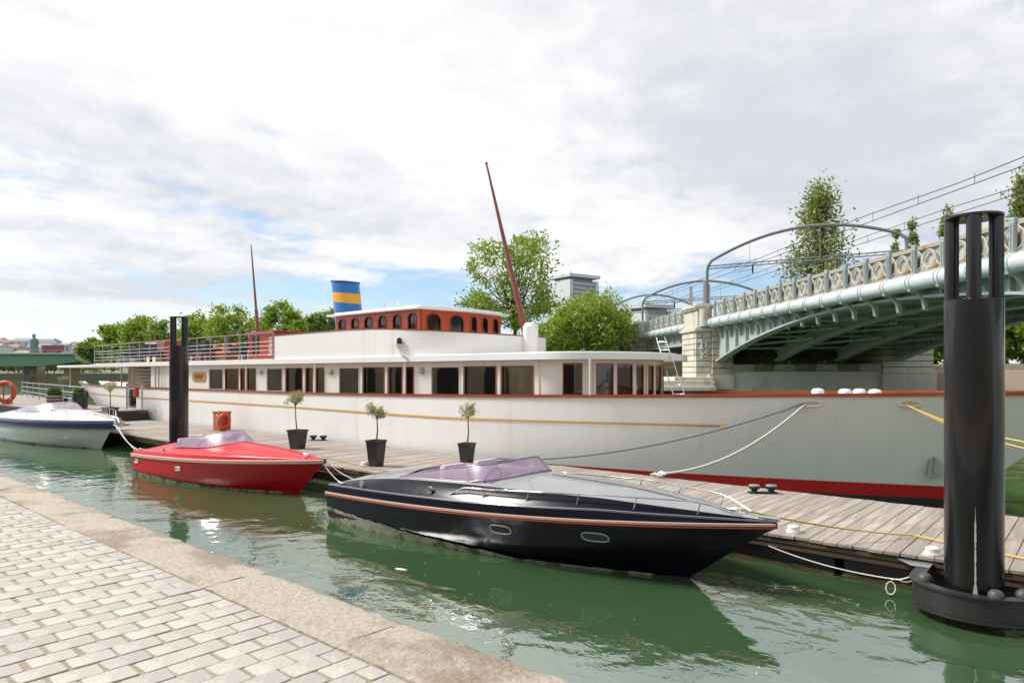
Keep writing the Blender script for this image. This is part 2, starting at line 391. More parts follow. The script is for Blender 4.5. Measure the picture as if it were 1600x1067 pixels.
while x > -34:
    pitch = 0.172 + rnd.uniform(-0.005, 0.005); y = 2.388; first = True; wob = rnd.uniform(-0.010, 0.010)
    if row % 2: cells.append((x - pitch / 2, y - 0.058, 'half')); y -= 0.128
    y += wob * 0.4
    while y > -2.5:
        cells.append((x - pitch / 2 + rnd.gauss(0, 0.0025), y - 0.120, 'full')); y -= 0.258 + rnd.gauss(0, 0.006)
    x -= pitch; row += 1
def inview(p):
    r = CA * p[0] + SA * p[1]; f = -SA * p[0] + CA * p[1]
    if f < 1: return None
    u = 800 + FPX * r / f; v = 583 + FPX * (EYE - QZ) / f
    return f if (-15 < u < 1615 and v < 1085) else None
vis = sorted((inview(c) or 1e9, i) for i, c in enumerate(cells)); near = {i for f, i in vis[:300] if f < 1e8}
rest = MB()
for i, (cx, cy, kd) in enumerate(cells):
    me, vv, ff = variants[kd][rnd.randrange(5)]; a = rnd.gauss(0, 0.012); dz = rnd.gauss(0, 0.0013)
    if i in near:
        o = bpy.data.objects.new('paver', me); COL.objects.link(o); o.parent = quay; o.location = (cx, cy, QZ + dz); o.rotation_euler = (rnd.gauss(0, 0.004), rnd.gauss(0, 0.004), a)
    else:
        ca, sa = math.cos(a), math.sin(a); rest.add([(cx + p[0] * ca - p[1] * sa, cy + p[0] * sa + p[1] * ca, QZ + dz + p[2]) for p in vv], ff)
rest.build('pavers_beyond', M_paver, quay, smooth=18, kind='stuff', fix=False)

# island in the river, far bank, hill
M_bankstone = mat('bank_stone', (0.34, 0.27, 0.20), 0.9, var=0.18, vs_=0.15, bump=0.3, bs=1.5)
M_grass = mat('grass', (0.07, 0.11, 0.03), 0.95, var=0.35, vs_=0.3)
M_ground = mat('far_ground', (0.16, 0.16, 0.12), 0.95, var=0.3, vs_=0.02)
def edgeY(X):
    s = min(1, max(0, (X + 75) / 35)); return 55 + (-24 - X) * 0.14 + 8 * s * s * (3 - 2 * s)
def isl(Xs, off, z): return [(X, edgeY(X) + off, z) for X in Xs]
Xs = [-232, -220, -180, -130, -90, -75, -66, -58, -50, -40, -10, 30, 80, 140]
def islz(X): return 4.4 if X < -60 else (3.2 if X > -30 else 3.2 + 1.2 * (-30 - X) / 30)
rows = [[(X, edgeY(X), -1) for X in Xs], [(X, edgeY(X) + 1.6, islz(X) - 0.35) for X in Xs], [(X, edgeY(X) + 1.6, islz(X)) for X in Xs], [(X, edgeY(X) + 2.6, islz(X) + 0.02) for X in Xs]]
island = MB().grid(rows).build('island_bank', M_bankstone, kind='structure')
MB().grid([[(X, edgeY(X) + 2.6, islz(X) + 0.02) for X in Xs], [(X, edgeY(X) + 18, islz(X) + 0.3) for X in Xs], [(X, edgeY(X) + 19, -1) for X in Xs]]).build('grass_top', M_grass, island)
MB().add([(-232, edgeY(-232), -1), (-232, edgeY(-232) + 1.6, 4.4), (-232, edgeY(-232) + 19, 4.6), (-232, edgeY(-232) + 19, -1)], [(0, 1, 2, 3)]).build('bank_end', M_bankstone, island)
def hillz(x, y):
    f = -SA * x + CA * y; r = (CA * x + SA * y) / max(f, 1)
    s = min(1, max(0, (f - 430) / 330)); s = s * s * (3 - 2 * s)
    return 2.5 + s * (27 + 6 * math.sin(x * 0.011) + 3 * math.sin(y * 0.017 + 1)) * (1.0 if r < -0.3 else max(0.35, 1 - (r + 0.3) * 1.1))
g = MB(); nU, nF = 60, 40; rows = []
for j in range(nF + 1):
    f = 330 * (10 ** (j / nF))
    row = []
    for i in range(nU + 1):
        r = -1.6 + 3.4 * i / nU; X = (CA * r - SA) * f; Y = (SA * r + CA) * f; row.append((X, Y, hillz(X, Y)))
    rows.append(row)
rows.insert(0, [(p[0], p[1], -1) for p in rows[0]])
g.grid(rows); g.build('far_hill', M_ground, smooth=60, kind='structure')
# ------------------------------------------------------------------ the white motor yacht
YC = 15.7; HB = 2.8
yacht = thing('motor_yacht', 'long white motor yacht with varnished wheelhouse moored along the pontoon', 'yacht', (-25, YC, 0))
def zr(X):                                  # sheer of the rail
    t = max(0, (X + 22) / 22.5); s = max(0, (-36 - X) / 14); return 1.92 + 0.36 * t ** 1.6 + 0.16 * s ** 2
def stem(z): return -2.1 + 0.65 * z + 0.2 * z * z
def stern(z): return -44.5 - 2.6 * max(z, 0) - 0.15 * z * z
def hbm(X, z):
    q = min(1, max(0, (z + 0.3) / 2.5)); xe = stem(z); xs = stern(z); b = HB
    if X > -15: b *= max(0, 1 - min(1, max(0, (X + 15) / (xe + 15))) ** (1.75 + 0.65 * q))
    if X < -34: b *= max(0, 1 - min(1, (-34 - X) / (-34 - xs)) ** 2.6) ** 0.62
    if z < 0.1: b *= 0.97
    return b
NS = 90
def hull_rows(levels):
    rows = []
    for lev in levels:
        row = []
        for i in range(NS + 1):
            s = i / NS; s = s + 0.06 * math.sin(2 * math.pi * s) * -1
            xm = -46 + 46 * s
            z = lev(xm); X = stern(z) + (stem(z) - stern(z)) * s; z = lev(X)
            row.append((X, z, hbm(X, z)))
        rows.append(row)
    return rows
def boot(X): return 0.375 + 0.045 * max(0, (X + 8.0) / 6.5)
def bootlow(X): return 0.08 + 0.09 * max(0, (X + 8.0) / 6.5)
def strip(levels, name, m, smooth=35):
    mb = MB(); rr = hull_rows(levels)
    for sgn in (-1, 1): mb.grid([[(p[0], YC + sgn * p[2], p[1]) for p in row] for row in rr])
    return mb.build(name, m, yacht, smooth=smooth)
hull = strip([(lambda X, k=k: boot(X) + (zr(X) - boot(X)) * k / 26) for k in range(27)], 'hull', M_white)
strip([bootlow, lambda X: (bootlow(X) + boot(X)) / 2, boot], 'boot_stripe', M_red)
strip([lambda X: -0.6, bootlow], 'hull_bottom', M_dark)
# capping rail, bulwark inner face, deck
def railpts(sgn, dz, off=0.0, x0=-49.5, x1=0.32, n=110):
    pts = []
    for i in range(n + 1):
        X = x0 + (x1 - x0) * i / n; z = zr(X); pts.append(Vector((X, YC + sgn * max(0.0, hbm(X, z) + off), z + dz)))
    return pts
def dkz(X): return 1.30 if X < -9 else 1.62
def zk(p, k): return p.z + (dkz(p.x) - 0.02 - p.z) * k
for sgn in (-1, 1):
    mb = MB(); pr = railpts(sgn, 0.0); rows = []
    for dy, dz in ((0.035, -0.035), (0.035, 0.035), (-0.10, 0.035), (-0.10, -0.035)):
        rows.append([(p.x, p.y + sgn * dy, p.z + dz) for p in pr])
    rows.append(rows[0]); mb.grid(rows); mb.build('capping_rail', M_varnish, yacht, smooth=50)
    pr2 = railpts(sgn, -0.03, -0.09); mb = MB(); mb.grid([[tuple(p) for p in pr2]] + [[(p.x, YC + sgn * max(0.0, hbm(p.x, zk(p, k)) - 0.09), zk(p, k)) for p in pr2] for k in (0.35, 0.7, 1.0)])
    mb.build('bulwark_lining', M_cabin if sgn < 0 else M_varnish, yacht)
mb = MB(); A = railpts(-1, 0, -0.05)
mb.grid([[(p.x, YC + s_ * max(0.0, hbm(p.x, dkz(p.x)) - 0.07), dkz(p.x)) for p in A] for s_ in (-1, 1)]); mb.build('main_deck', M_teak, yacht)
# gold line with its arrow tip
mb = MB(); rows = [[], []]
for i in range(101):
    X = -46.5 + 40.3 * i / 100; z = 1.44 + 0.05 * max(0, (X + 14) / 8) + 0.05 * max(0, (-30 - X) / 16) - 0.06 * math.exp(-((X + 14) / 6) ** 2)
    for r_, dz in ((0, -0.022), (1, 0.022)): rows[r_].append((X, YC - hbm(X, z + dz) - 0.02, z + dz))
mb.grid(rows); e = rows[0][-1]; z = e[2] + 0.022
mb.slab((e[0] + 0.02, e[1] - 0.004, z), ((1, 0.03, 0), (0, 0, 1)), [(0, -0.055), (0.16, 0), (0, 0.055), (0.03, 0)], 0.01)
mb.build('gold_line', M_gold, yacht)
# fairleads
for X, y, z in ((-4.42, 13.35, 2.0), (-2.80, 14.1, 2.03)):
    n0 = hbm(X - .3, z); n1 = hbm(X + .3, z); d = Vector((0.6, n0 - n1, 0)).normalized(); c = Vector((X, YC - hbm(X, z) - 0.012, z))
    mb = MB(); ring = [c + d * 0.19 * math.cos(t) * (1 if abs(math.cos(t)) < .9 else 1) + Vector((0, 0, 0.055 * math.sin(t))) for t in [2 * math.pi * i / 20 for i in range(20)]]
    mb.tube(ring, 0.024, 8, closed=True); fo = mb.build('fairlead', M_cabin, yacht, smooth=60)
    mb = MB(); mb.add([c + d * 0.19 * math.cos(2 * math.pi * i / 20) + Vector((0, -0.004, 0.055 * math.sin(2 * math.pi * i / 20))) for i in range(20)], [tuple(range(20))]); mb.build('fairlead_hole', mat('fairlead_liner', (0.55, 0.47, 0.36), 0.7), fo, fix=False)
# anchor stowed in the hull
X = -2.5; z = 0.78; c = Vector((X, YC - hbm(X, z) - 0.06, z)); dx = Vector((0.87, 0.49, 0))
mb = MB(); mb.slab(c, (dx, (0, 0, 1)), [(-0.13, -0.17), (0.16, -0.14), (0.13, 0.08), (0.05, 0.16), (-0.04, 0.20), (-0.10, 0.16)], 0.07)
mb.slab(c + Vector((0.02, -0.04, 0)), (dx, (0, 0, 1)), [(-0.03, -0.12), (0.03, -0.12), (0.02, 0.22), (-0.02, 0.22)], 0.05)
mb.build('anchor', M_galv, yacht, bevel=0.012)
# --- cabin: near and far wall with real window openings, roof, salon front
WZ0, WZ1 = 1.93, 2.79
WY = 13.2
wins = [(328, 350), (353, 374), (377, 384), (387, 401), (418, 443), (448, 474), (479, 490), (495, 508), (531, 563), (568, 602), (609, 630), (635, 648), (675, 720), (726, 777), (785, 835)]
WX = [(XU(a, WY) + 0.0, XU(b, WY)) for a, b in wins]
XA, XE = -34.2, -10.6
M_frame = mat('window_frame', (0.70, 0.67, 0.60), 0.4)
MB().box((-38.6, 15.3, 2.07), (8.6, 0.08, 1.70)).build('after_bulkhead', M_cabin, yacht); MB().box((-34.2, YC, 2.07), (0.06, 4.9, 1.70)).build('after_bulkhead', M_cabin, yacht)
for side in (-1, 1):
    y = YC + side * (YC - WY); mb = MB()
    mb.box(((XA + XE) / 2, y, (1.2 + WZ0) / 2), (XE - XA, 0.06, WZ0 - 1.2)); mb.box(((XA + XE) / 2, y, (WZ1 + 2.93) / 2), (XE - XA, 0.06, 2.93 - WZ1))
    e = XA
    for a, b in WX + [(XE, XE)]:
        if a - e > 0.005: mb.box(((e + a) / 2, y, (WZ0 + WZ1) / 2), (a - e, 0.06, WZ1 - WZ0))
        e = b
    mb.build('cabin_wall', M_cabin, yacht)
    for i, (a, b) in enumerate(WX):
        mb = MB(); w = b - a; t = 0.028
        yy = y + side * 0.025
        mb.box(((a + b) / 2, yy, WZ0 + t / 2), (w, 0.05, t)); mb.box(((a + b) / 2, yy, WZ1 - t / 2), (w, 0.05, t))
        mb.box((a + t / 2, yy, (WZ0 + WZ1) / 2), (t, 0.05, WZ1 - WZ0 - 2 * t)); mb.box((b - t / 2, yy, (WZ0 + WZ1) / 2), (t, 0.05, WZ1 - WZ0 - 2 * t))
        fo = mb.build('window', M_varnish if i % 4 else M_frame, yacht)
        MB().box(((a + b) / 2, y, (WZ0 + WZ1) / 2), (w - 2 * t, 0.01, WZ1 - WZ0 - 2 * t)).build('pane', M_glassd if side < 0 else M_glassc, fo)
# curved salon front
def ell(cx, rx, ry, t): return Vector((cx + rx * math.cos(t), YC - ry * math.sin(t), 0))
SC = (-10.6, 1.55, 2.5)
def uof(p): r = CA * p.x + SA * p.y; f = -SA * p.x + CA * p.y; return 800 + FPX * r / f
def tof(u, C=SC):
    lo, hi = 0.0, math.pi / 2
    for _ in range(50):
        m_ = (lo + hi) / 2
        if uof(ell(*C, m_)) > u: lo = m_
        else: hi = m_
    return (lo + hi) / 2
SZ1 = 2.85
seg = [(872, 879, 'w'), (879, 910, 'd'), (910, 928, 'p'), (928, 931, 'w'), (931, 959, 'g'), (959, 964, 'w'), (964, 989, 'g'), (989, 994, 'w'), (994, 1006, 'g'), (1006, 1010.5, 'w')]
mbw = MB()
def curved(mb, t0, t1, z0, z1, th=0.06, n=5, C=SC):
    rows = [[], [], [], []]
    for i in range(n + 1):
        t = t0 + (t1 - t0) * i / n; a = ell(*C, t); b = ell(C[0], C[1] - th, C[2] - th, t)
        for r_, (p, z) in enumerate(((a, z0), (a, z1), (b, z1), (b, z0))): rows[r_].append((p.x, p.y, z))
    rows.append(rows[0]); mb.grid(rows)
    for i in (0, n):
        k = [rows[j][i] for j in range(4)]; mb.add(k, [(0, 1, 2, 3)])
for mir in (1, -1):
    def mt(t): return t if mir == 1 else math.pi * 2 - t
    curved(mbw, mt(math.pi / 2), mt(0.0), 1.2, WZ0 + 0.02, n=16); curved(mbw, mt(math.pi / 2), mt(0.0), SZ1, 2.93, n=16)
    ts = [(tof(a), tof(b), k) for a, b, k in seg]
    curved(mbw, mt(math.pi / 2), mt(ts[0][1]), WZ0 + .02, SZ1)
    for t0, t1, k in ts[1:]:
        if k == 'w': curved(mbw, mt(t0), mt(t1), WZ0 + .02, SZ1)
        else:
            mb = MB(); d = (t0 - t1); e_ = 0.05 * d
            curved(mb, mt(t0), mt(t0 - e_), WZ0 + .02, SZ1, 0.09); curved(mb, mt(t1 + e_), mt(t1), WZ0 + .02, SZ1, 0.09); curved(mb, mt(t0 - e_), mt(t1 + e_), SZ1 - 0.05, SZ1, 0.09)
            fo = mb.build('window', M_varnish if k != 'p' else M_frame, yacht)
            mb = MB(); cc = (SC[0], SC[1] - 0.03, SC[2] - 0.03); rows = [[], []]
            for i in range(6):
                p = ell(*cc, mt(t0 - e_ + (t1 - t0 + 2 * e_) * i / 5)); rows[0].append((p.x, p.y, WZ0 + .02)); rows[1].append((p.x, p.y, SZ1 - 0.05))
            mb.grid(rows); mb.build('pane' if k != 'p' else 'door_panel', M_glassd if k == 'd' else (M_cabin if k == 'p' else M_glassc), fo)
    tl = ts[-1][1]; curved(mbw, mt(tl), mt(tl * 0.5), WZ0 + .02, SZ1) if False else None
    for kk in range(3): tt = tl * (0.75 - 0.3 * kk); curved(mbw, mt(tt + 0.02), mt(tt - 0.02), WZ0 + .02, SZ1)
mbw.build('salon_front', M_cabin, yacht, smooth=40)
# roof slab, rounded at the front
def roofpoly(xa, C, n=24):
    pts = [(xa, YC - C[2])] + [tuple(ell(*C, math.pi / 2 - math.pi * i / n)[:2]) for i in range(n + 1)] + [(xa, YC + C[2])]
    return pts
mb = MB(); RP = roofpoly(-41.5, (-10.3, 1.98, 2.77)); mb.prism(RP, 2.935, 3.09); roof = mb.build('cabin_roof', M_white, yacht, smooth=30)
mb = MB(); mb.prism(roofpoly(-41.4, (-10.4, 1.8, 2.6)), 3.092, 3.13); mb.build('roof_top', M_cabin, roof)
# stanchions along the rail carrying the roof edge, lamps on the wall
for u in (385, 492.5, 633, 922):
    X = XU(u, 12.98); MB().tube([(X, 12.98, zr(X) + 0.03), (X, 12.98, 2.94)], 0.028, 8).build('stanchion', M_frame, yacht, smooth=60)
for u in (444.5, 475.5, 565, 604, 722.5, 780.5):
    X = XU(u, 13.1); MB().box((X, 13.12, 2.35), (0.06, 0.05, 0.9)).build('window_post', M_frame, yacht)
for u, v in ((408.5, 581), (518, 581), (660, 579)):
    p = PY(u, v, 13.16); mb = MB(); mb.v = []; mb.lathe((0, 0, 0), [(0.085, 0), (0.085, 0.02), (0.06, 0.07), (0.0, 0.09)], 14, caps=False)
    mb.v = [(p.x + a, p.y - c_, p.z + b) for a, b, c_ in mb.v]; mb.build('wall_lamp', M_galv, yacht, smooth=50)
p = PY(839, 560, 12.98); MB().box(tuple(p + Vector((0, 0.03, -0.03))), (0.10, 0.06, 0.08)).build('eave_lamp', M_galv, yacht)
# plaque
c = PY(311, 588.5, 13.155); mb = MB(); mb.slab(c, ((1, 0, 0), (0, 0, 1)), [(-0.52, -0.2), (0.52, -0.2), (0.62, -0.1), (0.62, 0.1), (0.52, 0.2), (-0.52, 0.2), (-0.62, 0.1), (-0.62, -0.1)], 0.03)
pl = mb.build('name_plaque', mat('brass_plaque', (0.55, 0.33, 0.08), 0.35, metal=0.4, var=0.2, vs_=6), yacht)
mb = MB()
for i in range(8): mb.box((c.x - 0.36 + 0.1 * i, c.y - 0.022, c.z + 0.03 * math.sin(i * 2.1)), (0.035, 0.01, 0.13 + 0.05 * (i % 3)), 0)
mb.build('plaque_relief', M_varnish, pl)
# interior: floor, bulkheads, furniture and curtains that show through the glass
M_int = mat('interior_wood', (0.26, 0.115, 0.06), 0.4, var=0.3, vs_=3, stretch=(1, 1, 0.3)); M_intl = mat('interior_light', (0.65, 0.55, 0.45), 0.6, var=0.15)
M_curt = mat('curtain', (0.55, 0.42, 0.33), 0.9, var=0.3, vs_=14, stretch=(3, 1, 0.05))
mb = MB(); mb.box(((XA + XE) / 2 + 0.4, YC, 1.23), (XE - XA + 0.8, 4.8, 0.06)); mb.build('cabin_floor', M_intl, yacht)
for X, y0, y1 in ((-29.5, 13.3, 18.1), (-24.0, 14.6, 18.1), (-15.0, 13.3, 16.0), (-10.9, 15.4, 18.1)): MB().box((X, (y0 + y1) / 2, 2.07), (0.08, y1 - y0, 1.62)).build('bulkhead', M_int, yacht)
for X, y, w in ((-20.6, 17.0, 2.4), (-17.0, 17.4, 1.6), (-26.6, 16.6, 3.0), (-13.0, 17.2, 2.0)): MB().box((X, y, 2.07), (w, 0.08, 1.62)).build('bulkhead', M_int, yacht)
for i, (X, y, w, d, h) in enumerate([(-26.4, 14.4, 0.9, 0.8, 0.8), (-22.0, 14.5, 1.0, 0.8, 0.8), (-18.4, 14.6, 1.2, 0.9, 0.82), (-16.9, 14.6, 1.0, 0.9, 0.82), (-13.9, 14.3, 0.6, 0.5, 1.15), (-12.6, 14.7, 1.2, 0.9, 0.80), (-11.3, 14.9, 1.0, 0.8, 0.80)]):
    mb = MB(); mb.box((X, y, 1.26 + h - 0.03), (w, d, 0.05)); mb.box((X, y, 1.26 + (h - 0.055) / 2), (0.12, 0.12, h - 0.055)); mb.build('salon_table', M_intl if i % 2 else M_varnish, yacht)
for X, w in ((-28.0, 0.3), (-27.15, 0.2), (-25.6, 0.2), (-20.8, 0.5), (-18.85, 0.25), (-17.98, 0.2), (-16.75, 0.25), (-15.4, 0.25), (-14.4, 0.25), (-13.5, 0.2), (-12.15, 0.2), (-10.95, 0.25), (-11.7, 0.15)):
    mb = MB(); rows = [[], []]
    for i in range(13):
        t = i / 12; rows[0].append((X - w / 2 + w * t, 13.32 + 0.03 * math.sin(t * 20), 1.9)); rows[1].append((X - w / 2 + w * t, 13.32 + 0.03 * math.sin(t * 20), 2.85))
    mb.grid(rows); mb.build('curtain', M_curt, yacht, smooth=60)
# --- upper deck: white screen wall with a rounded front, timber cap
UC = (-16.0, 2.95, 2.7)
def uz(p): X = p.x; return 3.93 + 0.05 * math.exp(-((X + 19) / 3.0) ** 2) - 0.24 * max(0, (X + 17.5) / 4.5) ** 1.5
path = [Vector((-22.75, YC - 2.7, 0)), Vector((-20.5, YC - 2.7, 0)), Vector((-18.5, YC - 2.7, 0)), Vector((-17.0, YC - 2.7, 0))] + [ell(*UC, math.pi / 2 - math.pi * i / 28) for i in range(29)] + [Vector((-18.5, YC + 2.7, 0)), Vector((-22.75, YC + 2.7, 0))]
cen = Vector((-19, YC, 0))
inn = [p + (cen - p).normalized() * 0.07 for p in path]
mb = MB(); mb.grid([[(p.x, p.y, 3.085) for p in path], [(p.x, p.y, uz(p)) for p in path], [(p.x, p.y, uz(p)) for p in inn], [(p.x, p.y, 3.085) for p in inn]]); mb.build('upper_screen', M_white, yacht, smooth=40)
mb = MB(); rows = []
for k_, (o_, dz) in enumerate(((0.02, 0.002), (0.02, 0.035), (-0.09, 0.035), (-0.09, 0.002))):
    rows.append([tuple(p + (p - cen).normalized() * o_ + Vector((0, 0, uz(p) + dz))) for p in path])
rows.append(rows[0]); mb.grid(rows); mb.build('screen_cap', M_varnish, yacht, smooth=50)
# navigation lamp on its shelf
p = PY(623, 533, 12.93); mb = MB(); mb.box((p.x - 0.05, p.y, p.z - 0.10), (0.34, 0.16, 0.02)); sh = mb.build('lamp_shelf', M_frame, yacht)
mb = MB(); mb.lathe((p.x + 0.02, p.y, p.z - 0.09), [(0.075, 0), (0.075, 0.13), (0.055, 0.18), (0.0, 0.2)], 12, caps=False); mb.build('navigation_lamp', M_rubber, sh, smooth=50)
p = PY(633, 559, 12.92); mb = MB(); mb.tube([tuple(p), tuple(p + Vector((0.05, -0.06, 0.04))), tuple(p + Vector((-0.04, -0.10, 0.09)))], [0.03, 0.045, 0.035], 8); mb.build('camera_lamp', M_lamp, yacht, smooth=60)
# --- wheelhouse: arched windows on all four sides
wh0, wh1, wz0, wz1 = (-20.2, 13.9), (-15.8, 17.5), 3.1, 4.55
cor = [Vector((-20.2, 13.9, 0)), Vector((-15.8, 13.9, 0)), Vector((-15.6, 15.7, 0)), Vector((-15.8, 17.5, 0)), Vector((-20.2, 17.5, 0))]
def arch(w, z0, z1, n=9):
    r = w / 2; rise = min(r * 0.75, 0.2); pts = [(-r, z0 + (z1 - rise - z0) * i / 5) for i in range(5, -1, -1)] + [(-r + w * i / 4, z0) for i in range(1, 4)] + [(r, z0 + (z1 - rise - z0) * i / 5) for i in range(6)]
    pts += [(r * math.cos(math.pi * i / n), z1 - rise + rise * math.sin(math.pi * i / n)) for i in range(1, n)]
    return pts
def wh_wall(a, b, nwin, wf):
    d = (b - a); ln = d.length; d.normalize(); bw = ln / nwin
    for i in range(nwin):
        c = a + d * (bw * (i + 0.5)); hole = arch(bw * wf, 3.70, 4.45)
        mb = MB(); mb.holed(c, (d, (0, 0, 1)), (-bw / 2, wz0, bw / 2, wz1), hole, 0.07); wo = mb.build('wheelhouse_panel', M_orange, yacht)
        mb = MB(); ring = [c + d * p[0] + Vector((0, 0, p[1])) + d.cross(Vector((0, 0, 1))) * 0.045 for p in hole]; mb.tube(ring, 0.022, 6, closed=True); mb.build('window_moulding', M_varnish, wo, smooth=60)
        mb = MB(); mb.slab(c, (d, (0, 0, 1)), arch(bw * wf + 0.01, 3.695, 4.455), 0.008); mb.build('pane', M_glassc, wo)
wh_wall(cor[0], cor[1], 6, 0.52); wh_wall(cor[1], cor[2], 2, 0.60); wh_wall(cor[2], cor[3], 3, 0.52); wh_wall(cor[3], cor[4], 6, 0.52); wh_wall(cor[4], cor[0], 4, 0.5)
rp = [(-20.5, 13.68), (-18, 13.62), (-15.7, 13.68), (-15.28, 15.7), (-15.55, 17.72), (-20.5, 17.72)]
mb = MB(); mb.prism(rp, lambda p: 4.552, lambda p: 4.62); mb.prism([(p[0] * 0.94 - 18 * 0.06, p[1] * 0.9 + 15.7 * 0.1) for p in rp], 4.62, 4.69); mb.build('wheelhouse_roof', M_white, yacht, bevel=0.015)
MB().box((-18, 15.7, 3.135), (4.3, 3.5, 0.04)).build('wheelhouse_floor', M_int, yacht)
mb = MB(); mb.box((-16.4, 15.7, 3.65), (0.5, 2.4, 1.0)); mb.box((-19.3, 15.9, 3.6), (0.8, 1.5, 0.9)); mb.build('helm_console', M_int, yacht)
mb = MB(); mb.lathe((-17.7, 14.6, 4.69), [(0.03, 0), (0.03, 0.16), (0.06, 0.18), (0.06, 0.27), (0, 0.3)], 10, caps=False); mb.build('roof_lamp', M_lamp, yacht, smooth=50)
mb = MB()
for X, y, h in ((-19.0, 15, 0.35), (-18.7, 16.2, 0.22), (-18.4, 15.2, 0.15)): mb.tube([(X, y, 4.68), (X + 0.03, y, 4.68 + h)], 0.012, 5)
mb.build('roof_antenna', M_galv, yacht)
# --- funnel, raked aft, blue with a yellow band
M_blue = mat('funnel_blue', (0.005, 0.15, 0.46), 0.35, var=0.1, coat=0.3); M_yel = mat('funnel_yellow', (0.75, 0.38, 0.02), 0.4, var=0.05)
fb = Vector((-22.05, YC, 3.13)); rake = -0.16
def fun(z0, z1, r0, r1, name, m, inner=False):
    mb = MB(); n = 40; rows = []
    for z, r in ((z0, r0), (z1, r1)):
        cx = fb.x + rake * (z - 4.9)
        rows.append([(cx + r * 1.12 * math.cos(2 * math.pi * k / n), fb.y + r * 0.95 * math.sin(2 * math.pi * k / n), z + 0.10 * math.cos(2 * math.pi * k / n) * (-0.6 if z > 3.5 else 0)) for k in range(n)])
    mb.grid(rows, closed=True); return mb.build(name, m, fu, smooth=50)
fu = MB().box((fb.x, fb.y, 3.16), (1.5, 1.3, 0.08)).build('funnel', M_blue, yacht); ORI[fu.name] = ORI[yacht.name]
fun(3.13, 5.30, 0.525, 0.525, 'funnel_shell', M_blue); fun(5.30, 5.68, 0.527, 0.527, 'funnel_band', M_yel); fun(5.68, 6.12, 0.525, 0.525, 'funnel_crown', M_blue)
n = 40; cx = fb.x + rake * (6.12 - 4.9)
ring = [(cx + 0.525 * 1.12 * math.cos(2 * math.pi * k / n), fb.y + 0.525 * 0.95 * math.sin(2 * math.pi * k / n), 6.12 - 0.06 * math.cos(2 * math.pi * k / n)) for k in range(n)]
MB().tube(ring, 0.035, 6, closed=True).build('funnel_rim', mat('funnel_rim', (0.02, 0.06, 0.13), 0.5), fu, smooth=60)
mb = MB(); mb.add([(p[0], p[1], p[2] - 0.15) for p in ring], [tuple(range(n))]); mb.build('funnel_mouth', M_rubber, fu, fix=False)
# --- masts
M_mast = mat('mast_varnish', (0.20, 0.045, 0.025), 0.3, var=0.3, vs_=2, coat=0.4)
mb = MB(); b0 = Vector((-13.0, YC, 3.3)); t0 = Vector((-14.75, YC, 9.2)); mb.tube([b0 + (t0 - b0) * (i / 10) for i in range(11)], [0.115 - 0.085 * i / 10 for i in range(11)], 10); ms = mb.build('mast', M_mast, yacht, smooth=60)
mb = MB(); mb.lathe((t0.x, t0.y, t0.z - 0.02), [(0.03, 0), (0.05, 0.03), (0.03, 0.07), (0, 0.09)], 8, caps=False); mb.build('truck', M_mast, ms, smooth=50)
mb = MB(); mb.prism([(-12.95 + 0.21 * math.cos(a), YC + 0.26 * math.sin(a)) for a in [2 * math.pi * i / 16 for i in range(16)]], 3.09, 3.98); mb.lathe((-12.96, YC, 3.98), [(0.21, 0), (0.17, 0.09), (0.12, 0.13)], 16); mb.build('mast_tabernacle', M_white, yacht, smooth=40)
mb = MB(); b1 = Vector((-28.85, YC, 4.2)); t1 = Vector((-29.5, YC, 8.45)); mb.tube([b1, b1 + (t1 - b1) * 0.3, b1 + (t1 - b1) * 0.301, t1], [0.085, 0.075, 0.06, 0.025], 8); mb.build('mast', M_mast, yacht, smooth=60)
mb = MB(); mb.lathe((-28.8, YC - 0.2, 4.25), [(0.28, 0), (0.27, 0.08), (0.2, 0.17), (0.1, 0.22), (0, 0.235)], 16, caps=False); mb.build('ventilator_dome', mat('dome_blue', (0.16, 0.34, 0.55), 0.3), yacht, smooth=60)
# --- red-brown deck kiosk at the aft end of the screen
M_kiosk = mat('kiosk_red', (0.33, 0.035, 0.02), 0.35, var=0.2, vs_=3, coat=0.3)
ka, kb = XU(388, 14.2), XU(430, 14.2)
mb = MB(); mb.box(((ka + kb) / 2, 15.5, 3.66), (kb - ka, 2.6, 1.15)); kio = mb.build('deck_kiosk', M_kiosk, yacht, bevel=0.02)
MB().box(((ka + kb) / 2, 15.5, 4.265), (kb - ka + 0.16, 2.76, 0.05)).build('kiosk_roof', M_kiosk, kio)
mb = MB(); mb.box((ka + 0.6, 14.19, 3.75), (0.55, 0.02, 0.75)); mb.build('kiosk_window', M_glassd, kio)
mb = MB()
for i in range(6): mb.box((kb - 0.40 + 0.09 * (i % 2), 14.185, 3.32 + 0.14 * i), (0.16 - 0.03 * (i % 3), 0.012, 0.035), 0)
for i in range(3): mb.box((kb - 0.43 + 0.1 * i, 14.185, 3.66), (0.02, 0.012, 0.74))
mb.build('kiosk_lettering', M_cabin, kio)
# --- aft upper deck railing
mb = MB(); xs_ = [-41.2 + (18.4) * i / 15 for i in range(16)]
for y in (12.98, 18.42):
    for X in xs_: MB().tube([(X, y, 3.1), (X, y, 4.08)], 0.020, 6).build('railing_post', M_galv, yacht, smooth=60)
    for i, z in enumerate((3.28, 3.44, 3.60, 3.76, 4.08)):
        MB().tube([(-41.2, y, z), (-22.8, y, z)], 0.012 if i < 4 else 0.022, 6).build('railing_bar', M_galv if i < 4 else M_varnish, yacht, smooth=60)
for z in (3.44, 3.76, 4.08): MB().tube([(-41.2, 12.98, z), (-41.2, 18.42, z)], 0.014, 6).build('railing_bar', M_galv, yacht)
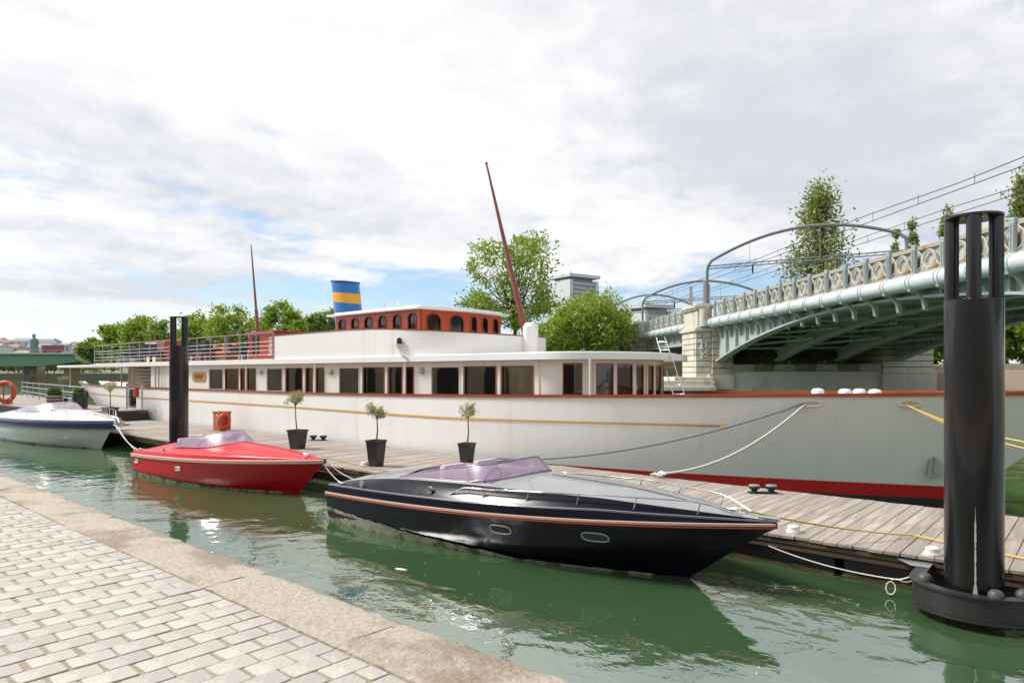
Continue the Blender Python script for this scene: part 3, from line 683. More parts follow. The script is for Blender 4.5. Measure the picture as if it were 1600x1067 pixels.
# --- after deck: stairs up, cabin end, bulwark door frame
M_step = mat('step_tread', (0.33, 0.26, 0.2), 0.7)
xs0, xs1 = XU(213, 13.6), XU(240, 13.6)
st = MB(); st.box((xs1 + 0.2, 13.9, 2.1), (0.05, 0.9, 1.6)); stair = st.build('stair', M_cabin, yacht)
for i in range(9):
    t = i / 8; MB().box((xs0 + 0.35 + (xs1 - xs0 - 0.4) * t, 13.7, 2.86 - 1.4 * t), (0.9, 0.8, 0.05)).build('tread', M_step, stair)
for X in (XU(190, 13.0), XU(208, 13.0), XU(243, 13.0), XU(248, 13.0)): MB().tube([(X, 13.0, 0.9), (X, 13.0, 2.93)], 0.035, 6).build('boarding_post', M_galv, yacht, smooth=60)
mb = MB(); mb.box((-45.0, YC, 3.0), (7.2, 4.9, 0.14)); mb.build('awning', M_white, yacht, bevel=0.03)
for s in (-1, 1): MB().tube([(-48, YC + s * 1.9, 1.7), (-48, YC + s * 1.9, 2.94)], 0.04, 8).build('awning_post', M_frame, yacht, smooth=60)
# --- aluminium ladder leaning on the salon roof
la = P(1068, 640, 15.8); lb = P(1032, 527, 18.0)
lad = thing('ladder', 'slim aluminium ladder leaning on the front of the yacht roof', 'ladder', tuple(la))
w = Vector((CA, -SA * 0.2, 0)).normalized() * 0.15
for s in (-1, 1): MB().tube([la + w * s * 1.15, lb + w * s * 0.9], 0.014, 6).build('rail', M_chrome, lad, smooth=60)
for i in range(8): c = la + (lb - la) * ((i + 0.6) / 8.2); MB().tube([c - w * 1.05, c + w * 1.05], 0.010, 6).build('rung', M_chrome, lad, smooth=60)
# --- foredeck bollards
for X, y, lab in ((-4.63, 15.2, 'leftmost white mushroom bollard on the yacht foredeck'), (-4.08, 15.15, 'white bollard with rope turns, nearer of the close pair on the foredeck'), (-3.88, 15.45, 'white bollard, farther of the close pair on the foredeck'), (-3.53, 15.2, 'rightmost white mushroom bollard on the yacht foredeck')):
    b = thing('mooring_bollard', lab, 'bollard', (X, y, 1.62), 'bollards on the yacht foredeck')
    mb = MB(); mb.lathe((X, y, 1.62), [(0.13, 0), (0.13, 0.04), (0.075, 0.09), (0.07, 0.52)], 16); mb.build('stem', M_white, b, smooth=50)
    mb = MB(); mb.lathe((X, y, 2.14), [(0.07, 0), (0.125, 0.02), (0.13, 0.08), (0.10, 0.13), (0, 0.145)], 16, caps=False); mb.build('cap', M_white, b, smooth=60)
    if X == -4.08 or X == -3.53:
        for k in range(3): MB().tube([(X + 0.1 * math.cos(a), y + 0.1 * math.sin(a), 2.03 + 0.035 * k) for a in [2 * math.pi * i / 14 for i in range(14)]], 0.02, 6, closed=True).build('rope_turn', M_ropey, b, smooth=60)
# --- chairs and benches on the after deck
M_legs = M_galv
def armchair(loc, rz, lab):
    t = thing('deck_chair', lab, 'chair', (0, 0, 0), 'dark wicker chairs on the after deck')
    MB().box((0, 0, 0.38), (0.6, 0.6, 0.14)).build('seat', M_chair, t, bevel=0.03)
    MB().box((0, 0.28, 0.68), (0.62, 0.12, 0.56), m=Matrix.Rotation(-0.15, 3, 'X')).build('backrest', M_chair, t, bevel=0.04)
    for s in (-1, 1): MB().box((s * 0.32, 0, 0.52), (0.09, 0.6, 0.22)).build('armrest', M_chair, t, bevel=0.02)
    for sx in (-1, 1):
        for sy in (-1, 1): MB().box((sx * 0.27, sy * 0.25, 0.155), (0.05, 0.05, 0.31)).build('leg', M_chair, t)
    t.location = loc; t.rotation_euler = (0, 0, rz); return t
ch = armchair((0, 0, 3.13), 0, 'dark wicker armchair behind the railing of the yacht after deck')
spots = [(227, 14.0, 2.6), (240, 14.3, -2.4), (316, 14.0, 0.4), (334, 14.6, 2.7), (303, 14.8, 1.4), (368, 14.1, 2.9), (375, 15.2, -0.4), (206, 15.0, 1.0), (352, 15.8, 0.2)]
spots.sort()
for i, (u, y, rz) in enumerate(spots):
    o = ch if i == 0 else copy_tree(ch); o['label'] = 'dark wicker armchair on the yacht after deck, ' + ('leftmost', 'second from the left', 'third from the left', 'fourth from the left', 'fifth of nine', 'fourth from the right', 'third from the right', 'second from the right', 'rightmost')[i]; o.location = (XU(u, y), y, 3.13); o.rotation_euler = (0, 0, rz)
for u, y, lab in ((321, 15.0, 'orange cushioned bench on the after deck, left of the two'), (351, 14.7, 'orange cushioned bench on the after deck nearer the red kiosk')):
    X = XU(u, y); t = thing('bench', lab, 'bench', (X, y, 3.13), 'orange benches on the after deck')
    MB().box((X, y, 3.33), (1.3, 0.6, 0.3)).build('base', M_varnish, t); MB().box((X, y, 3.53), (1.28, 0.58, 0.1)).build('seat_cushion', M_cush, t, bevel=0.03); MB().box((X, y + 0.26, 3.76), (1.28, 0.12, 0.36)).build('back_cushion', M_cush, t, bevel=0.03)
X = XU(262, 15.0); t = thing('deck_cupboard', 'red and cream cupboard on the after deck behind the left pile', 'cupboard', (X, 15, 3.13))
MB().box((X, 15, 3.70), (1.2, 0.7, 1.14)).build('body', M_kiosk, t, bevel=0.02); MB().box((X - 1.4, 15, 3.68), (1.5, 0.6, 1.1)).build('side_screen', M_intl, t)
for i in range(2): MB().box((X - 0.28 + 0.56 * i, 14.64, 3.7), (0.5, 0.02, 1.0)).build('door', M_varnish, t)
# ------------------------------------------------------------------ floating pontoon
DZ = 0.45; PY0, PY1 = 9.22, 12.72
M_plank = mat('weathered_plank', (0.33, 0.28, 0.24), 0.8, var=0.30, vs_=2.2, bump=0.5, bs=9, bdist=0.01, objrand=0.13, c2=(0.44, 0.39, 0.345), c2s=0.9, c2t=(0.45, 0.65), stretch=(7, 0.8, 4))
M_beam = mat('edge_timber', (0.085, 0.052, 0.036), 0.8, var=0.35, vs_=3, bump=0.4, bs=10, stretch=(0.3, 2, 2))
M_float = mat('float_steel', (0.016, 0.014, 0.015), 0.45, var=0.5, vs_=2, bump=0.2, bs=7, c2=(0.05, 0.04, 0.033), c2s=1.6, c2t=(0.55, 0.75))
M_moss = mat('waterline_moss', (0.055, 0.040, 0.012), 0.95, var=0.5, vs_=9, bump=1.0, bs=22, bdist=0.03, c2=(0.035, 0.045, 0.012), c2s=5)
pont = thing('pontoon', 'floating pontoon decked with weathered cross planks between boats and yacht', 'pontoon', (-15, 10.97, 0))
pm = []
for s in range(4):
    q = random.Random(s); mb = MB(); mb.box((0, 0, -0.02), (0.166, PY1 - PY0, 0.04)); o = mb.build('plank', M_plank, None, bevel=0.004); pm.append(o.data); bpy.data.objects.remove(o)
X = 3.6; rp_ = random.Random(3)
while X > -34:
    o = bpy.data.objects.new('plank', pm[rp_.randrange(4)]); COL.objects.link(o); o.parent = pont
    o.location = (X - 0.088 + 15, rp_.uniform(-0.012, 0.012), DZ + rp_.gauss(0, 0.0025)); o.rotation_euler = (0, rp_.gauss(0, 0.006), rp_.choice((0, math.pi)) + rp_.gauss(0, 0.0012)); X -= 0.1765
for i, (z0, z1, y, d) in enumerate(((0.335, 0.402, 9.27, 0.06), (0.255, 0.33, 9.30, 0.08))):
    x = 3.6
    while x > -34:
        MB().box((x - 2.0, y, (z0 + z1) / 2), (3.985, d, z1 - z0)).build('edge_beam', M_beam, pont, bevel=0.006); x -= 4
for x in range(-33, 4, 2): MB().box((x, 10.97, 0.34), (0.12, 3.2, 0.12)).build('cross_joist', M_beam, pont)
MB().box((-15.2, 12.66, 0.33), (37.6, 0.06, 0.14)).build('edge_beam', M_beam, pont)
x = 3.4
while x > -33:
    MB().box((x - 3, 10.95, -0.12), (5.9, 3.1, 0.72)).build('float', M_float, pont, bevel=0.03)
    mb = MB(); rows = []; qq = random.Random(int(x * 10))
    for i in range(60):
        xx = x - 5.95 + 5.9 * i / 59; h = 0.03 + 0.04 * qq.random(); rows.append([(xx, 9.39 - 0.02 * qq.random(), -0.1), (xx, 9.355 - 0.05 * qq.random(), 0.0), (xx, 9.37 - 0.03 * qq.random(), h * 0.7), (xx, 9.395, h)])
    mb.grid(rows); mb.build('weed_fringe', M_moss, pont, smooth=80); x -= 6
# raised landing at the far left with a stack of boards as steps
land = thing('raised_landing', 'raised timber landing with dark fascia at the far end of the pontoon', 'landing', (-45, 11.5, 0))
poly = [(-33.4, 9.7), (-33.4, 12.75), (-36, 12.9), (-44, 13.0), (-64, 15.6), (-64, 9.7)]
mb = MB(); mb.prism(poly[::-1], 0.80, 0.885); mb.build('platform', M_beam, land)
for i in range(52): MB().box((-33.6 - 0.2 * i, 11.15, 0.90), (0.19, 2.9, 0.03)).build('plank', M_plank, land)
mb = MB(); mb.prism([(-44, 9.7), (-44, 12.9), (-64, 15.5), (-64, 9.7)][::-1], 0.886, 0.915); mb.build('outer_planking', M_plank, land)
MB().box((-33.37, 11.2, 0.62), (0.05, 3.1, 0.34)).build('fascia', M_float, land); MB().box((-48, 9.68, 0.62), (29, 0.05, 0.34)).build('fascia', M_float, land)
MB().box((-48, 10.9, 0.1), (30, 2.2, 0.7)).build('float', M_float, land)
for i in range(5):
    MB().box((-33.0 - 0.45 * i + 1.0, 10.35 + 0.02 * i, 0.50 + 0.085 * i), (3.2 - 0.15 * i, 1.1, 0.04)).build('step_board', M_plank, land); MB().box((-33.0 - 0.45 * i + 1.0, 10.40, 0.459 + 0.085 * i), (2.9 - 0.15 * i, 0.8, 0.038)).build('step_block', M_beam, land)
# railing of the landing
rl = thing('landing_railing', 'thin steel railing along the river side of the raised landing', 'railing', (-46, 12.0, 0.9))
def rpt(t): return Vector((-36.2 - 24 * t, 11.0 + 3.2 * t, 0.915))
for i in range(9):
    p = rpt(i / 8); MB().tube([p, p + Vector((0, 0, 1.02))], 0.028, 6).build('post', M_galv, rl, smooth=60)
for h in (0.4, 0.72, 1.02): MB().tube([rpt(0) + Vector((0, 0, h)), rpt(1) + Vector((0, 0, h))], 0.02, 6).build('rail', M_galv, rl, smooth=60)
# gate post pair with notice box where the yacht is boarded
X = XU(210, 12.4); gt = thing('boarding_gate', 'grey framed boarding gate with glass panel beside the yacht stern', 'gate', (X, 12.4, 0.93))
for dx in (-0.9, 0.9): MB().box((X + dx, 12.4, 1.5), (0.07, 0.07, 1.15)).build('post', M_galv, gt)
MB().box((X, 12.4, 2.1), (1.9, 0.06, 0.05)).build('top_bar', M_varnish, gt); MB().box((X - 0.25, 12.4, 1.42), (0.9, 0.02, 0.85)).build('panel', M_glassc, gt); MB().box((X + 0.3, 12.36, 1.72), (0.32, 0.18, 0.42)).build('notice_box', M_kiosk, gt, bevel=0.02)

# ------------------------------------------------------------------ piles
M_weld = mat('rubbed_streak', (0.50, 0.47, 0.42), 0.7, var=0.5, vs_=9)
def pile(loc, r, zt, zs, lab, angs, tr=0.068):
    t = thing('mooring_pile', lab, 'pile', (loc[0], loc[1], -0.5), 'black steel mooring piles'); x, y = loc
    MB().lathe((x, y, 0), [(r, -0.9), (r, zs - 0.01), (r - 0.015, zs)], 48).build('shaft', M_black, t, smooth=40)
    for a in angs:
        c = Vector((x + (r - tr - 0.004) * math.cos(a), y + (r - tr - 0.004) * math.sin(a), 0))
        MB().lathe(c, [(tr, zs - 0.005), (tr, zt - 0.02)], 18).build('head_tube', M_black, t, smooth=40)
    MB().lathe((x, y, 0), [(r - 0.012, zt - 0.02), (r, zt - 0.016), (r, zt + 0.006), (r - 0.02, zt + 0.01)], 48).build('head_plate', M_black, t, smooth=40)
    return t
pr_ = pile((-1.06, 8.63), 0.268, 4.245, 3.375, 'tall black steel pile in the right foreground with slotted head', [math.atan2(-8.63, 1.06) + R(q) for q in (0, 90, 180, 270)])
rs = random.Random(5); mb = MB(); an = math.atan2(-8.63, 1.06) + 0.05; rows = []
for i in range(50):
    z = 0.34 + 0.9 * i / 49; w = (0.02 if i > 8 else 0.02 + 0.035 * (1 - i / 8) ** 2) * rs.uniform(0.5, 1.2) * (1 if i < 36 else max(0.15, (49 - i) / 13)); rows.append([(-1.06 + 0.2695 * math.cos(an + s * w * 1.6), 8.63 + 0.2695 * math.sin(an + s * w * 1.6), z) for s in (-1, 1)])
mb.grid(rows); mb.build('rust_streak', M_weld, pr_, fix=False)
MB().lathe((-1.06, 8.63, 0), [(0.271, -0.3), (0.288, -0.05), (0.284, 0.02), (0.271, 0.09)], 40, caps=False).build('weed_ring', M_moss, pr_, smooth=60)
pile((-20.75, 8.78), 0.262, 4.26, 3.42, 'tall black steel pile behind the stern of the red speedboat', [math.atan2(-8.78, 20.75) + R(90 + q) for q in (-24, 24, 156, 204)], 0.09)
# collar: U-shaped channel held off the pontoon by a steel bracket
M_roller = mat('guide_roller', (0.07, 0.068, 0.066), 0.5, var=0.3, vs_=10)
M_collar = mat('collar_steel', (0.022, 0.020, 0.021), 0.42, var=0.4, vs_=5, bump=0.15, bs=12, coat=0.15)
co = thing('pile_collar', 'black steel guide collar bolted to the pontoon around the right pile', 'pile collar', (-1.06, 8.9, 0.2))
def ccurve(rad, nn=22):
    pts = [Vector((-1.06 - rad, 9.24, 0))]
    pts += [Vector((-1.06 + rad * math.cos(a), 8.70 + (rad * 0.86) * math.sin(a), 0)) for a in [math.pi + math.pi * i / nn for i in range(nn + 1)]] + [Vector((-1.06 + rad, 9.24, 0))]
    return pts
c0, c1 = ccurve(0.60), ccurve(0.50)
def ring_strip(a, b, z0, z1):
    mb = MB(); rows = [[(p.x, p.y, z0) for p in a], [(p.x, p.y, z1) for p in a], [(p.x, p.y, z1) for p in b], [(p.x, p.y, z0) for p in b]]; rows.append(rows[0]); mb.grid(rows)
    for i in (0, -1): mb.add([r_[i] for r_ in rows[:4]], [(0, 1, 2, 3)])
    return mb
ring_strip(ccurve(0.575), ccurve(0.555), 0.115, 0.345).build('web', M_collar, co, smooth=50)
ring_strip(ccurve(0.605), ccurve(0.47), 0.345, 0.365).build('top_flange', M_collar, co, smooth=50); ring_strip(ccurve(0.605), ccurve(0.47), 0.095, 0.115).build('bottom_flange', M_collar, co, smooth=50)
for pg in ([(-1.25, 0.17), (-0.86, 0.13), (-0.66, -0.10), (-0.47, -0.10), (-0.47, 0.17)], [(0.47, -0.10), (0.66, -0.10), (1.0, 0.17), (0.47, 0.17)]): MB().slab((-1.06, 9.13, 0.373), ((1, 0, 0), (0, 1, 0)), pg, 0.014).build('bracket_plate', M_galv, co, bevel=0.004)
for dx in (-0.55, 0.55):
    MB().box((-1.06 + dx, 9.1, 0.23), (0.03, 0.3, 0.25)).build('gusset', M_collar, co)
mb = MB(); p0 = Vector((-1.06 - 0.60, 8.98, 0))
for k in range(3):
    z = 0.165 + 0.065 * k; b = MB(); b.lathe((0, 0, 0), [(0.024, 0), (0.024, 0.018), (0.0, 0.024)], 8, caps=False); b.v = [(p0.x + 0.02 - c_ * 0.9 + a * .2, p0.y - 0.05 + a, z + b_) for a, b_, c_ in b.v]; b.build('bolt', M_galv, co, smooth=60)
for a in (R(205), R(-25), R(-62)):
    MB().lathe((-1.06 + 0.475 * math.cos(a), 8.72 + 0.43 * math.sin(a), 0.366), [(0.075, 0), (0.07, 0.035), (0.045, 0.062), (0, 0.07)], 14, caps=False).build('guide_roller', M_roller, co, smooth=60)

# ------------------------------------------------------------------ deck furniture
def cleat(X, y, lab, rz=0.0, scale=1.0):
    t = thing('mooring_cleat', lab, 'cleat', (X, y, DZ), 'dark mushroom cleats on the pontoon')
    for s in (-1, 1):
        cx, cy = X + s * 0.15 * math.cos(rz) * scale, y + s * 0.15 * math.sin(rz) * scale
        MB().lathe((cx, cy, DZ), [(0.06 * scale, 0.0), (0.055 * scale, 0.02), (0.05 * scale, 0.06 * scale), (0.09 * scale, 0.08 * scale), (0.10 * scale, 0.13 * scale)], 14).build('post', M_rubber, t, smooth=40)
        MB().lathe((cx, cy, DZ + 0.13 * scale), [(0.10 * scale, 0.001), (0.095 * scale, 0.02 * scale), (0.0, 0.03 * scale)], 14, caps=False).build('worn_top', M_galv, t, smooth=50)
    MB().box((X, y, DZ + 0.012), (0.5 * scale, 0.16, 0.016), rz).build('base_plate', M_rubber, t)
cleat(-4.66, 12.2, 'pair of dark mushroom bollards on the pontoon below the yacht red stripe', R(38)); cleat(-19.1, 12.45, 'dark twin bollards on the pontoon between the first two olive trees', R(30), 1.15)
for X, y, lab in ((-3.2, 9.48, 'low white deck lamp by the bow tip of the black speedboat'), (-1.56, 9.38, 'low white deck lamp just left of the right pile'), (-13.02, 9.72, 'low white deck lamp beside the middle olive pot')):
    t = thing('deck_lamp', lab, 'deck lamp', (X, y, DZ), 'white deck lamps'); MB().lathe((X, y, DZ), [(0.10, 0), (0.10, 0.025)], 20).build('base', M_lamp, t, smooth=40); MB().lathe((X, y, DZ + 0.025), [(0.078, 0), (0.078, 0.055), (0.065, 0.068), (0, 0.07)], 20, caps=False).build('body', M_lamp, t, smooth=40)
M_bark = mat('olive_bark', (0.20, 0.17, 0.14), 0.9, var=0.3, vs_=12, bump=0.4, bs=30)
L_olive = leafmat('olive_leaf', (0.27, 0.30, 0.14), (0.52, 0.48, 0.20), 0.35)
L_box = leafmat('box_leaf', (0.05, 0.11, 0.02), (0.12, 0.20, 0.03), 0.25)
def leaf_cloud(pts, size, rng, aspect=0.4, up=0.0):
    n = len(pts); d = rng.normal(size=(n, 3)); d[:, 2] += up; d /= np.linalg.norm(d, axis=1)[:, None]
    e = rng.normal(size=(n, 3)); e -= d * (e * d).sum(1)[:, None]; e /= np.linalg.norm(e, axis=1)[:, None]
    s = size * rng.uniform(0.6, 1.3, size=(n, 1)); a = d * s; b = e * s * aspect
    v = np.stack([pts - a, pts + b, pts + a, pts - b], 1).reshape(-1, 3); f = np.arange(4 * n).reshape(-1, 4); return v, f
def np_mesh(name, v, f, m, parent, smooth=False):
    o0 = np.array(ORI.get(parent.name, (0, 0, 0))) if parent else np.zeros(3); me = bpy.data.meshes.new(name); me.vertices.add(len(v)); me.vertices.foreach_set('co', (v - o0).astype(np.float32).ravel()); nf = len(f)
    me.loops.add(nf * 4); me.loops.foreach_set('vertex_index', f.astype(np.int32).ravel()); me.polygons.add(nf); me.polygons.foreach_set('loop_start', np.arange(0, nf * 4, 4, dtype=np.int32)); me.polygons.foreach_set('loop_total', np.full(nf, 4, dtype=np.int32)); me.update(calc_edges=True); me.validate()
    o = bpy.data.objects.new(name, me); COL.objects.link(o); me.materials.append(m); o.parent = parent; ORI[o.name] = Vector(o0); return o
def olive(X, y, h, pw, ph, cr, lab, seed, lean=0.0, z=DZ, sparse=1.0):
    rng = np.random.default_rng(seed); q = random.Random(seed); t = thing('potted_olive_tree', lab, 'potted tree', (X, y, z), 'potted olive trees on the pontoon')
    rot = math.atan2(SA, CA) * 0.3; mb = MB(); rows = []
    for w_, zz_ in ((pw * 0.36, 0), (pw * 0.5, ph), (pw * 0.5, ph + 0.001), (pw * 0.54, ph + 0.001), (pw * 0.54, ph + 0.045), (pw * 0.47, ph + 0.045), (pw * 0.46, ph - 0.03)):
        rows.append([tuple(Vector((X, y, z + zz_)) + Matrix.Rotation(rot, 3, 'Z') @ Vector((sx * w_, sy * w_, 0))) for sx, sy in ((-1, -1), (1, -1), (1, 1), (-1, 1))])
    mb.grid(rows, closed=True); mb.add(rows[0], [(0, 1, 2, 3)]); mb.build('pot', M_pot, t)
    MB().add(rows[-1], [(0, 1, 2, 3)]).build('soil', M_soil, t)
    top = Vector((X + lean, y, z + h - cr * 1.05)); b = Vector((X + lean * 0.2, y, z + ph - 0.05)); mb = MB()
    mid = (b + top) / 2 + Vector((lean * 0.4 + 0.01, 0.01, 0)); mb.tube([b, mid, top], [0.022, 0.018, 0.014], 7); tips = []
    for k in range(14):
        a = q.uniform(0, 6.28); ri = cr * q.uniform(0.5, 1.0); e = top + Vector((ri * math.cos(a), ri * math.sin(a), q.uniform(0.15, 1.0) * cr * 1.3)); s_ = top + Vector((0, 0, q.uniform(-0.12, 0.05)))
        m_ = (s_ + e) / 2 + Vector((0, 0, 0.04)); mb.tube([s_, m_, e], [0.008, 0.006, 0.003], 5); tips += [m_.lerp(e, q.uniform(0, 1.05)) for _ in range(int(46 * sparse))]
    mb.build('trunk', M_bark, t, smooth=60)
    pts = np.array([list(p) for p in tips]); pts = pts + rng.normal(size=pts.shape) * cr * 0.17
    v, f = leaf_cloud(pts, 0.042, rng, 0.26, 0.5); np_mesh('foliage', v, f, L_olive, t); return t
olive(-17.38, 10.65, 1.56, 0.40, 0.50, 0.27, 'potted olive tree behind the bow of the red speedboat', 1, lean=-0.12)
olive(-12.78, 9.87, 1.42, 0.33, 0.56, 0.26, 'potted olive tree in the tallest visible pot between red and black boats', 2, lean=0.03)
olive(-11.69, 11.75, 1.36, 0.31, 0.42, 0.25, 'potted olive tree behind the windscreen of the black speedboat', 3, lean=0.04, sparse=0.7)
p = PZ(172, 652, 0.92); olive(p.x, p.y, 1.25, 0.42, 0.34, 0.24, 'potted olive tree beside the step boards left of the yacht', 4, z=0.92, sparse=0.6)
p = PZ(58, 642, 0.92); olive(-43, 12.0, 1.5, 0.4, 0.4, 0.25, 'pale olive tree at the railing above the white boat', 6, z=0.915, sparse=0.6)
M_band = mat('woven_planter', (0.16, 0.085, 0.05), 0.85, var=0.4, vs_=9, stretch=(0.3, 0.3, 9)); 
for u, y, lab, mm, hh in ((85, 10.6, 'banded brown planter with a clipped box ball above the white boat', M_band, 0.62), (126, 10.9, 'round black planter with a green box ball by the railing end', M_pot, 0.6)):
    X = XU(u, y); t = thing('planter', lab, 'planter', (X, y, 0.915), 'planters on the raised landing'); MB().lathe((X, y, 0.915), [(0.27, 0), (0.36, hh), (0.33, hh), (0.31, hh - 0.06)], 20).build('pot', mm, t, smooth=40)
    if mm is M_band:
        for k in range(4): MB().lathe((X, y, 0.95 + 0.16 * k), [(0.285 + 0.022 * k, 0), (0.315 + 0.022 * k, 0.03), (0.30 + 0.022 * k, 0.07)], 20, caps=False).build('band', M_plank, t, smooth=40)
    rng = np.random.default_rng(int(u)); d = rng.normal(size=(900, 3)); d /= np.linalg.norm(d, axis=1)[:, None]; pts = d * rng.uniform(0.75, 1, (900, 1)) * np.array([0.31, 0.31, 0.27]) + np.array([X, y, 0.915 + hh + 0.1]); v, f = leaf_cloud(pts, 0.05, rng, 0.6); np_mesh('foliage', v, f, L_box, t)
# orange box with lifebuoy
M_obox = mat('orange_box', (0.46, 0.13, 0.03), 0.5, var=0.15, vs_=5, c2=(0.30, 0.07, 0.02), c2s=3)
t = thing('life_ring_box', 'orange cabinet with a life ring hung on its side, near the hull', 'cabinet', (-25.1, 12.2, DZ))
MB().box((-25.1, 12.2, DZ + 0.34), (0.56, 0.42, 0.68)).build('cabinet', M_obox, t, bevel=0.015); MB().box((-25.1, 12.2, DZ + 0.70), (0.64, 0.48, 0.04)).build('lid', M_obox, t)
M_buoy = mat('life_ring', (0.60, 0.085, 0.03), 0.5, var=0.08)
c = Vector((-24.72, 12.1, DZ + 0.38)); MB().tube([c + Vector((0.05 * math.sin(a), -0.19 * math.cos(a), 0.25 * math.sin(a))) for a in [2 * math.pi * i / 20 for i in range(20)]], 0.07, 10, closed=True).build('ring', M_buoy, t, smooth=60)
mb = MB(); mb.slab((-25.02, 11.982, DZ + 0.40), ((1, 0, 0), (0, 0, 1)), [(-0.13, -0.08), (0.05, -0.12), (0.15, -0.02), (0.08, 0.1), (-0.06, 0.08)], 0.012); mb.build('sticker', mat('blue_sticker', (0.12, 0.22, 0.45), 0.5), t)
mb = MB(); mb.slab((-25.05, 11.982, DZ + 0.58), ((1, 0, 0), (0, 0, 1)), [(-0.08, 0.03), (0, -0.05), (0.12, 0.08), (0.10, 0.10), (0, 0)], 0.012); mb.build('white_mark', M_lamp, t)
# lifebuoy on its stand at the left edge
bx = PY(8, 612, 9.9); t = thing('life_ring_stand', 'orange life ring on a stand at the left edge above the white boat', 'life ring', (bx.x, bx.y, 0.915))
sc_ = -SA * bx.x + CA * bx.y; rr = 14.5 / FPX * sc_; ex = Vector((CA, SA, 0))
MB().tube([bx + ex * rr * math.cos(a) + Vector((0, 0, rr * math.sin(a))) for a in [2 * math.pi * i / 24 for i in range(24)]], rr * 0.24, 10, closed=True).build('ring', M_buoy, t, smooth=60)
for k in range(4):
    a = math.pi / 4 + k * math.pi / 2; cc = bx + ex * rr * math.cos(a) + Vector((0, 0, rr * math.sin(a))); MB().tube([cc + Vector((-0.02, -0.02, 0)), cc + Vector((0.02, 0.02, 0))], rr * 0.25, 10).build('band', M_lamp, t, smooth=60)
for s in (-0.45, 0.45): MB().tube([Vector((bx.x, bx.y + 0.12, 0.915)) + ex * rr * s, Vector((bx.x, bx.y + 0.12, bx.z + rr * 1.1)) + ex * rr * s], 0.035, 6).build('post', M_buoy, t, smooth=60)
MB().box((bx.x, bx.y + 0.05, 1.0), (0.5, 0.3, 0.14)).build('foot', M_buoy, t)

# ------------------------------------------------------------------ mooring lines
def sag(a, b, d, n=16):
    a = Vector(a); b = Vector(b); return [a.lerp(b, i / n) + Vector((0, 0, -4 * d * (i / n) * (1 - i / n))) for i in range(n + 1)]
def rope(pts, r, m, lab, cat='rope', name='mooring_rope'):
    o = MB().tube(pts, r, 7).build(name, m, smooth=60); return tag(o, lab, cat)
fl1 = Vector((-4.52, YC - hbm(-4.5, 2.0) - 0.03, 1.99)); fl2 = Vector((-2.88, YC - hbm(-2.85, 2.03) - 0.03, 2.02))
rope(sag(fl1, (-6.85, 12.62, DZ + 0.10), 0.30) + [Vector((-7.1, 12.5, DZ + 0.06))], 0.024, M_ropew, 'thick white rope sagging from the hull fairlead to the pontoon')
mb = MB(); kn = Vector((-6.95, 12.57, DZ + 0.07)); mb.tube([kn + Vector((0.09 * math.cos(a), 0.06 * math.sin(a), 0.02 * math.sin(2 * a))) for a in [2 * math.pi * i / 14 for i in range(14)]], 0.028, 7, closed=True); mb.tube([kn + Vector((-0.1, 0.03, -0.04)), kn + Vector((0.02, 0.05, 0.05)), kn + Vector((0.16, 0.02, 0.02))], 0.03, 7)
tag(mb.build('rope_knot', M_ropew, smooth=60), 'knotted end of the white rope lying on the pontoon edge', 'rope')
rope(sag(fl1 + Vector((-0.03, -0.02, 0.01)), (-10.2, 12.6, 0.56), 0.22) + [Vector((-11.3, 12.5, 0.50)), Vector((-11.5, 12.35, 0.48))], 0.020, M_ropeb, 'blue grey rope running from the hull fairlead down along the yacht side')
g0 = Vector((-1.0, 9.6, DZ + 0.03))
for k, dz in enumerate((0, -0.11)):
    e = P(1640, 697 + 12 * k, 10.6); rope(sag(fl2 + Vector((0.02 * k, -0.01, -0.01 * k)), e, 0.1), 0.013, M_ropey, ('upper' if k == 0 else 'lower') + ' of two yellow ropes leading right from the bow fairlead')
# ------------------------------------------------------------------ speedboats
M_navy = mat('navy_gelcoat', (0.0032, 0.0038, 0.0095), 0.20, var=0.3, vs_=2, coat=0.0, rvar=0.05, spec=0.2)
M_skydeck = mat('deck_sky_sheen', (0.27, 0.275, 0.275), 0.30, var=0.12, vs_=3, coat=0.5)  # black boat deck: sky reflection painted into the base colour as grey
M_redg = mat('red_gelcoat', (0.60, 0.006, 0.012), 0.25, var=0.08, vs_=2, coat=0.0, spec=0.3)
M_redh = mat('red_hull_paint', (0.55, 0.006, 0.012), 0.4, var=0.08, vs_=2, spec=0.12)
M_whiteg = mat('white_gelcoat', (0.74, 0.73, 0.72), 0.25, var=0.05, coat=0.4)
M_blueg = mat('blue_band', (0.012, 0.022, 0.10), 0.3, var=0.1, coat=0.4)
M_rub = mat('rubbing_strake', (0.50, 0.36, 0.28), 0.5, var=0.15); M_rubr = mat('red_pinstripe', (0.45, 0.06, 0.03), 0.4)
M_scum = mat('waterline_scum', (0.50, 0.46, 0.38), 0.9, var=0.5, vs_=6, bump=0.5, bs=20, c2=(0.10, 0.085, 0.03), c2s=4, c2t=(0.45, 0.6))
M_purple = glass('violet_screen', (0.66, 0.52, 0.72), 0.08, 0.22, body=0.27, bodyc=(0.70, 0.50, 0.66))
M_seat = mat('seat_vinyl', (0.62, 0.52, 0.62), 0.5)
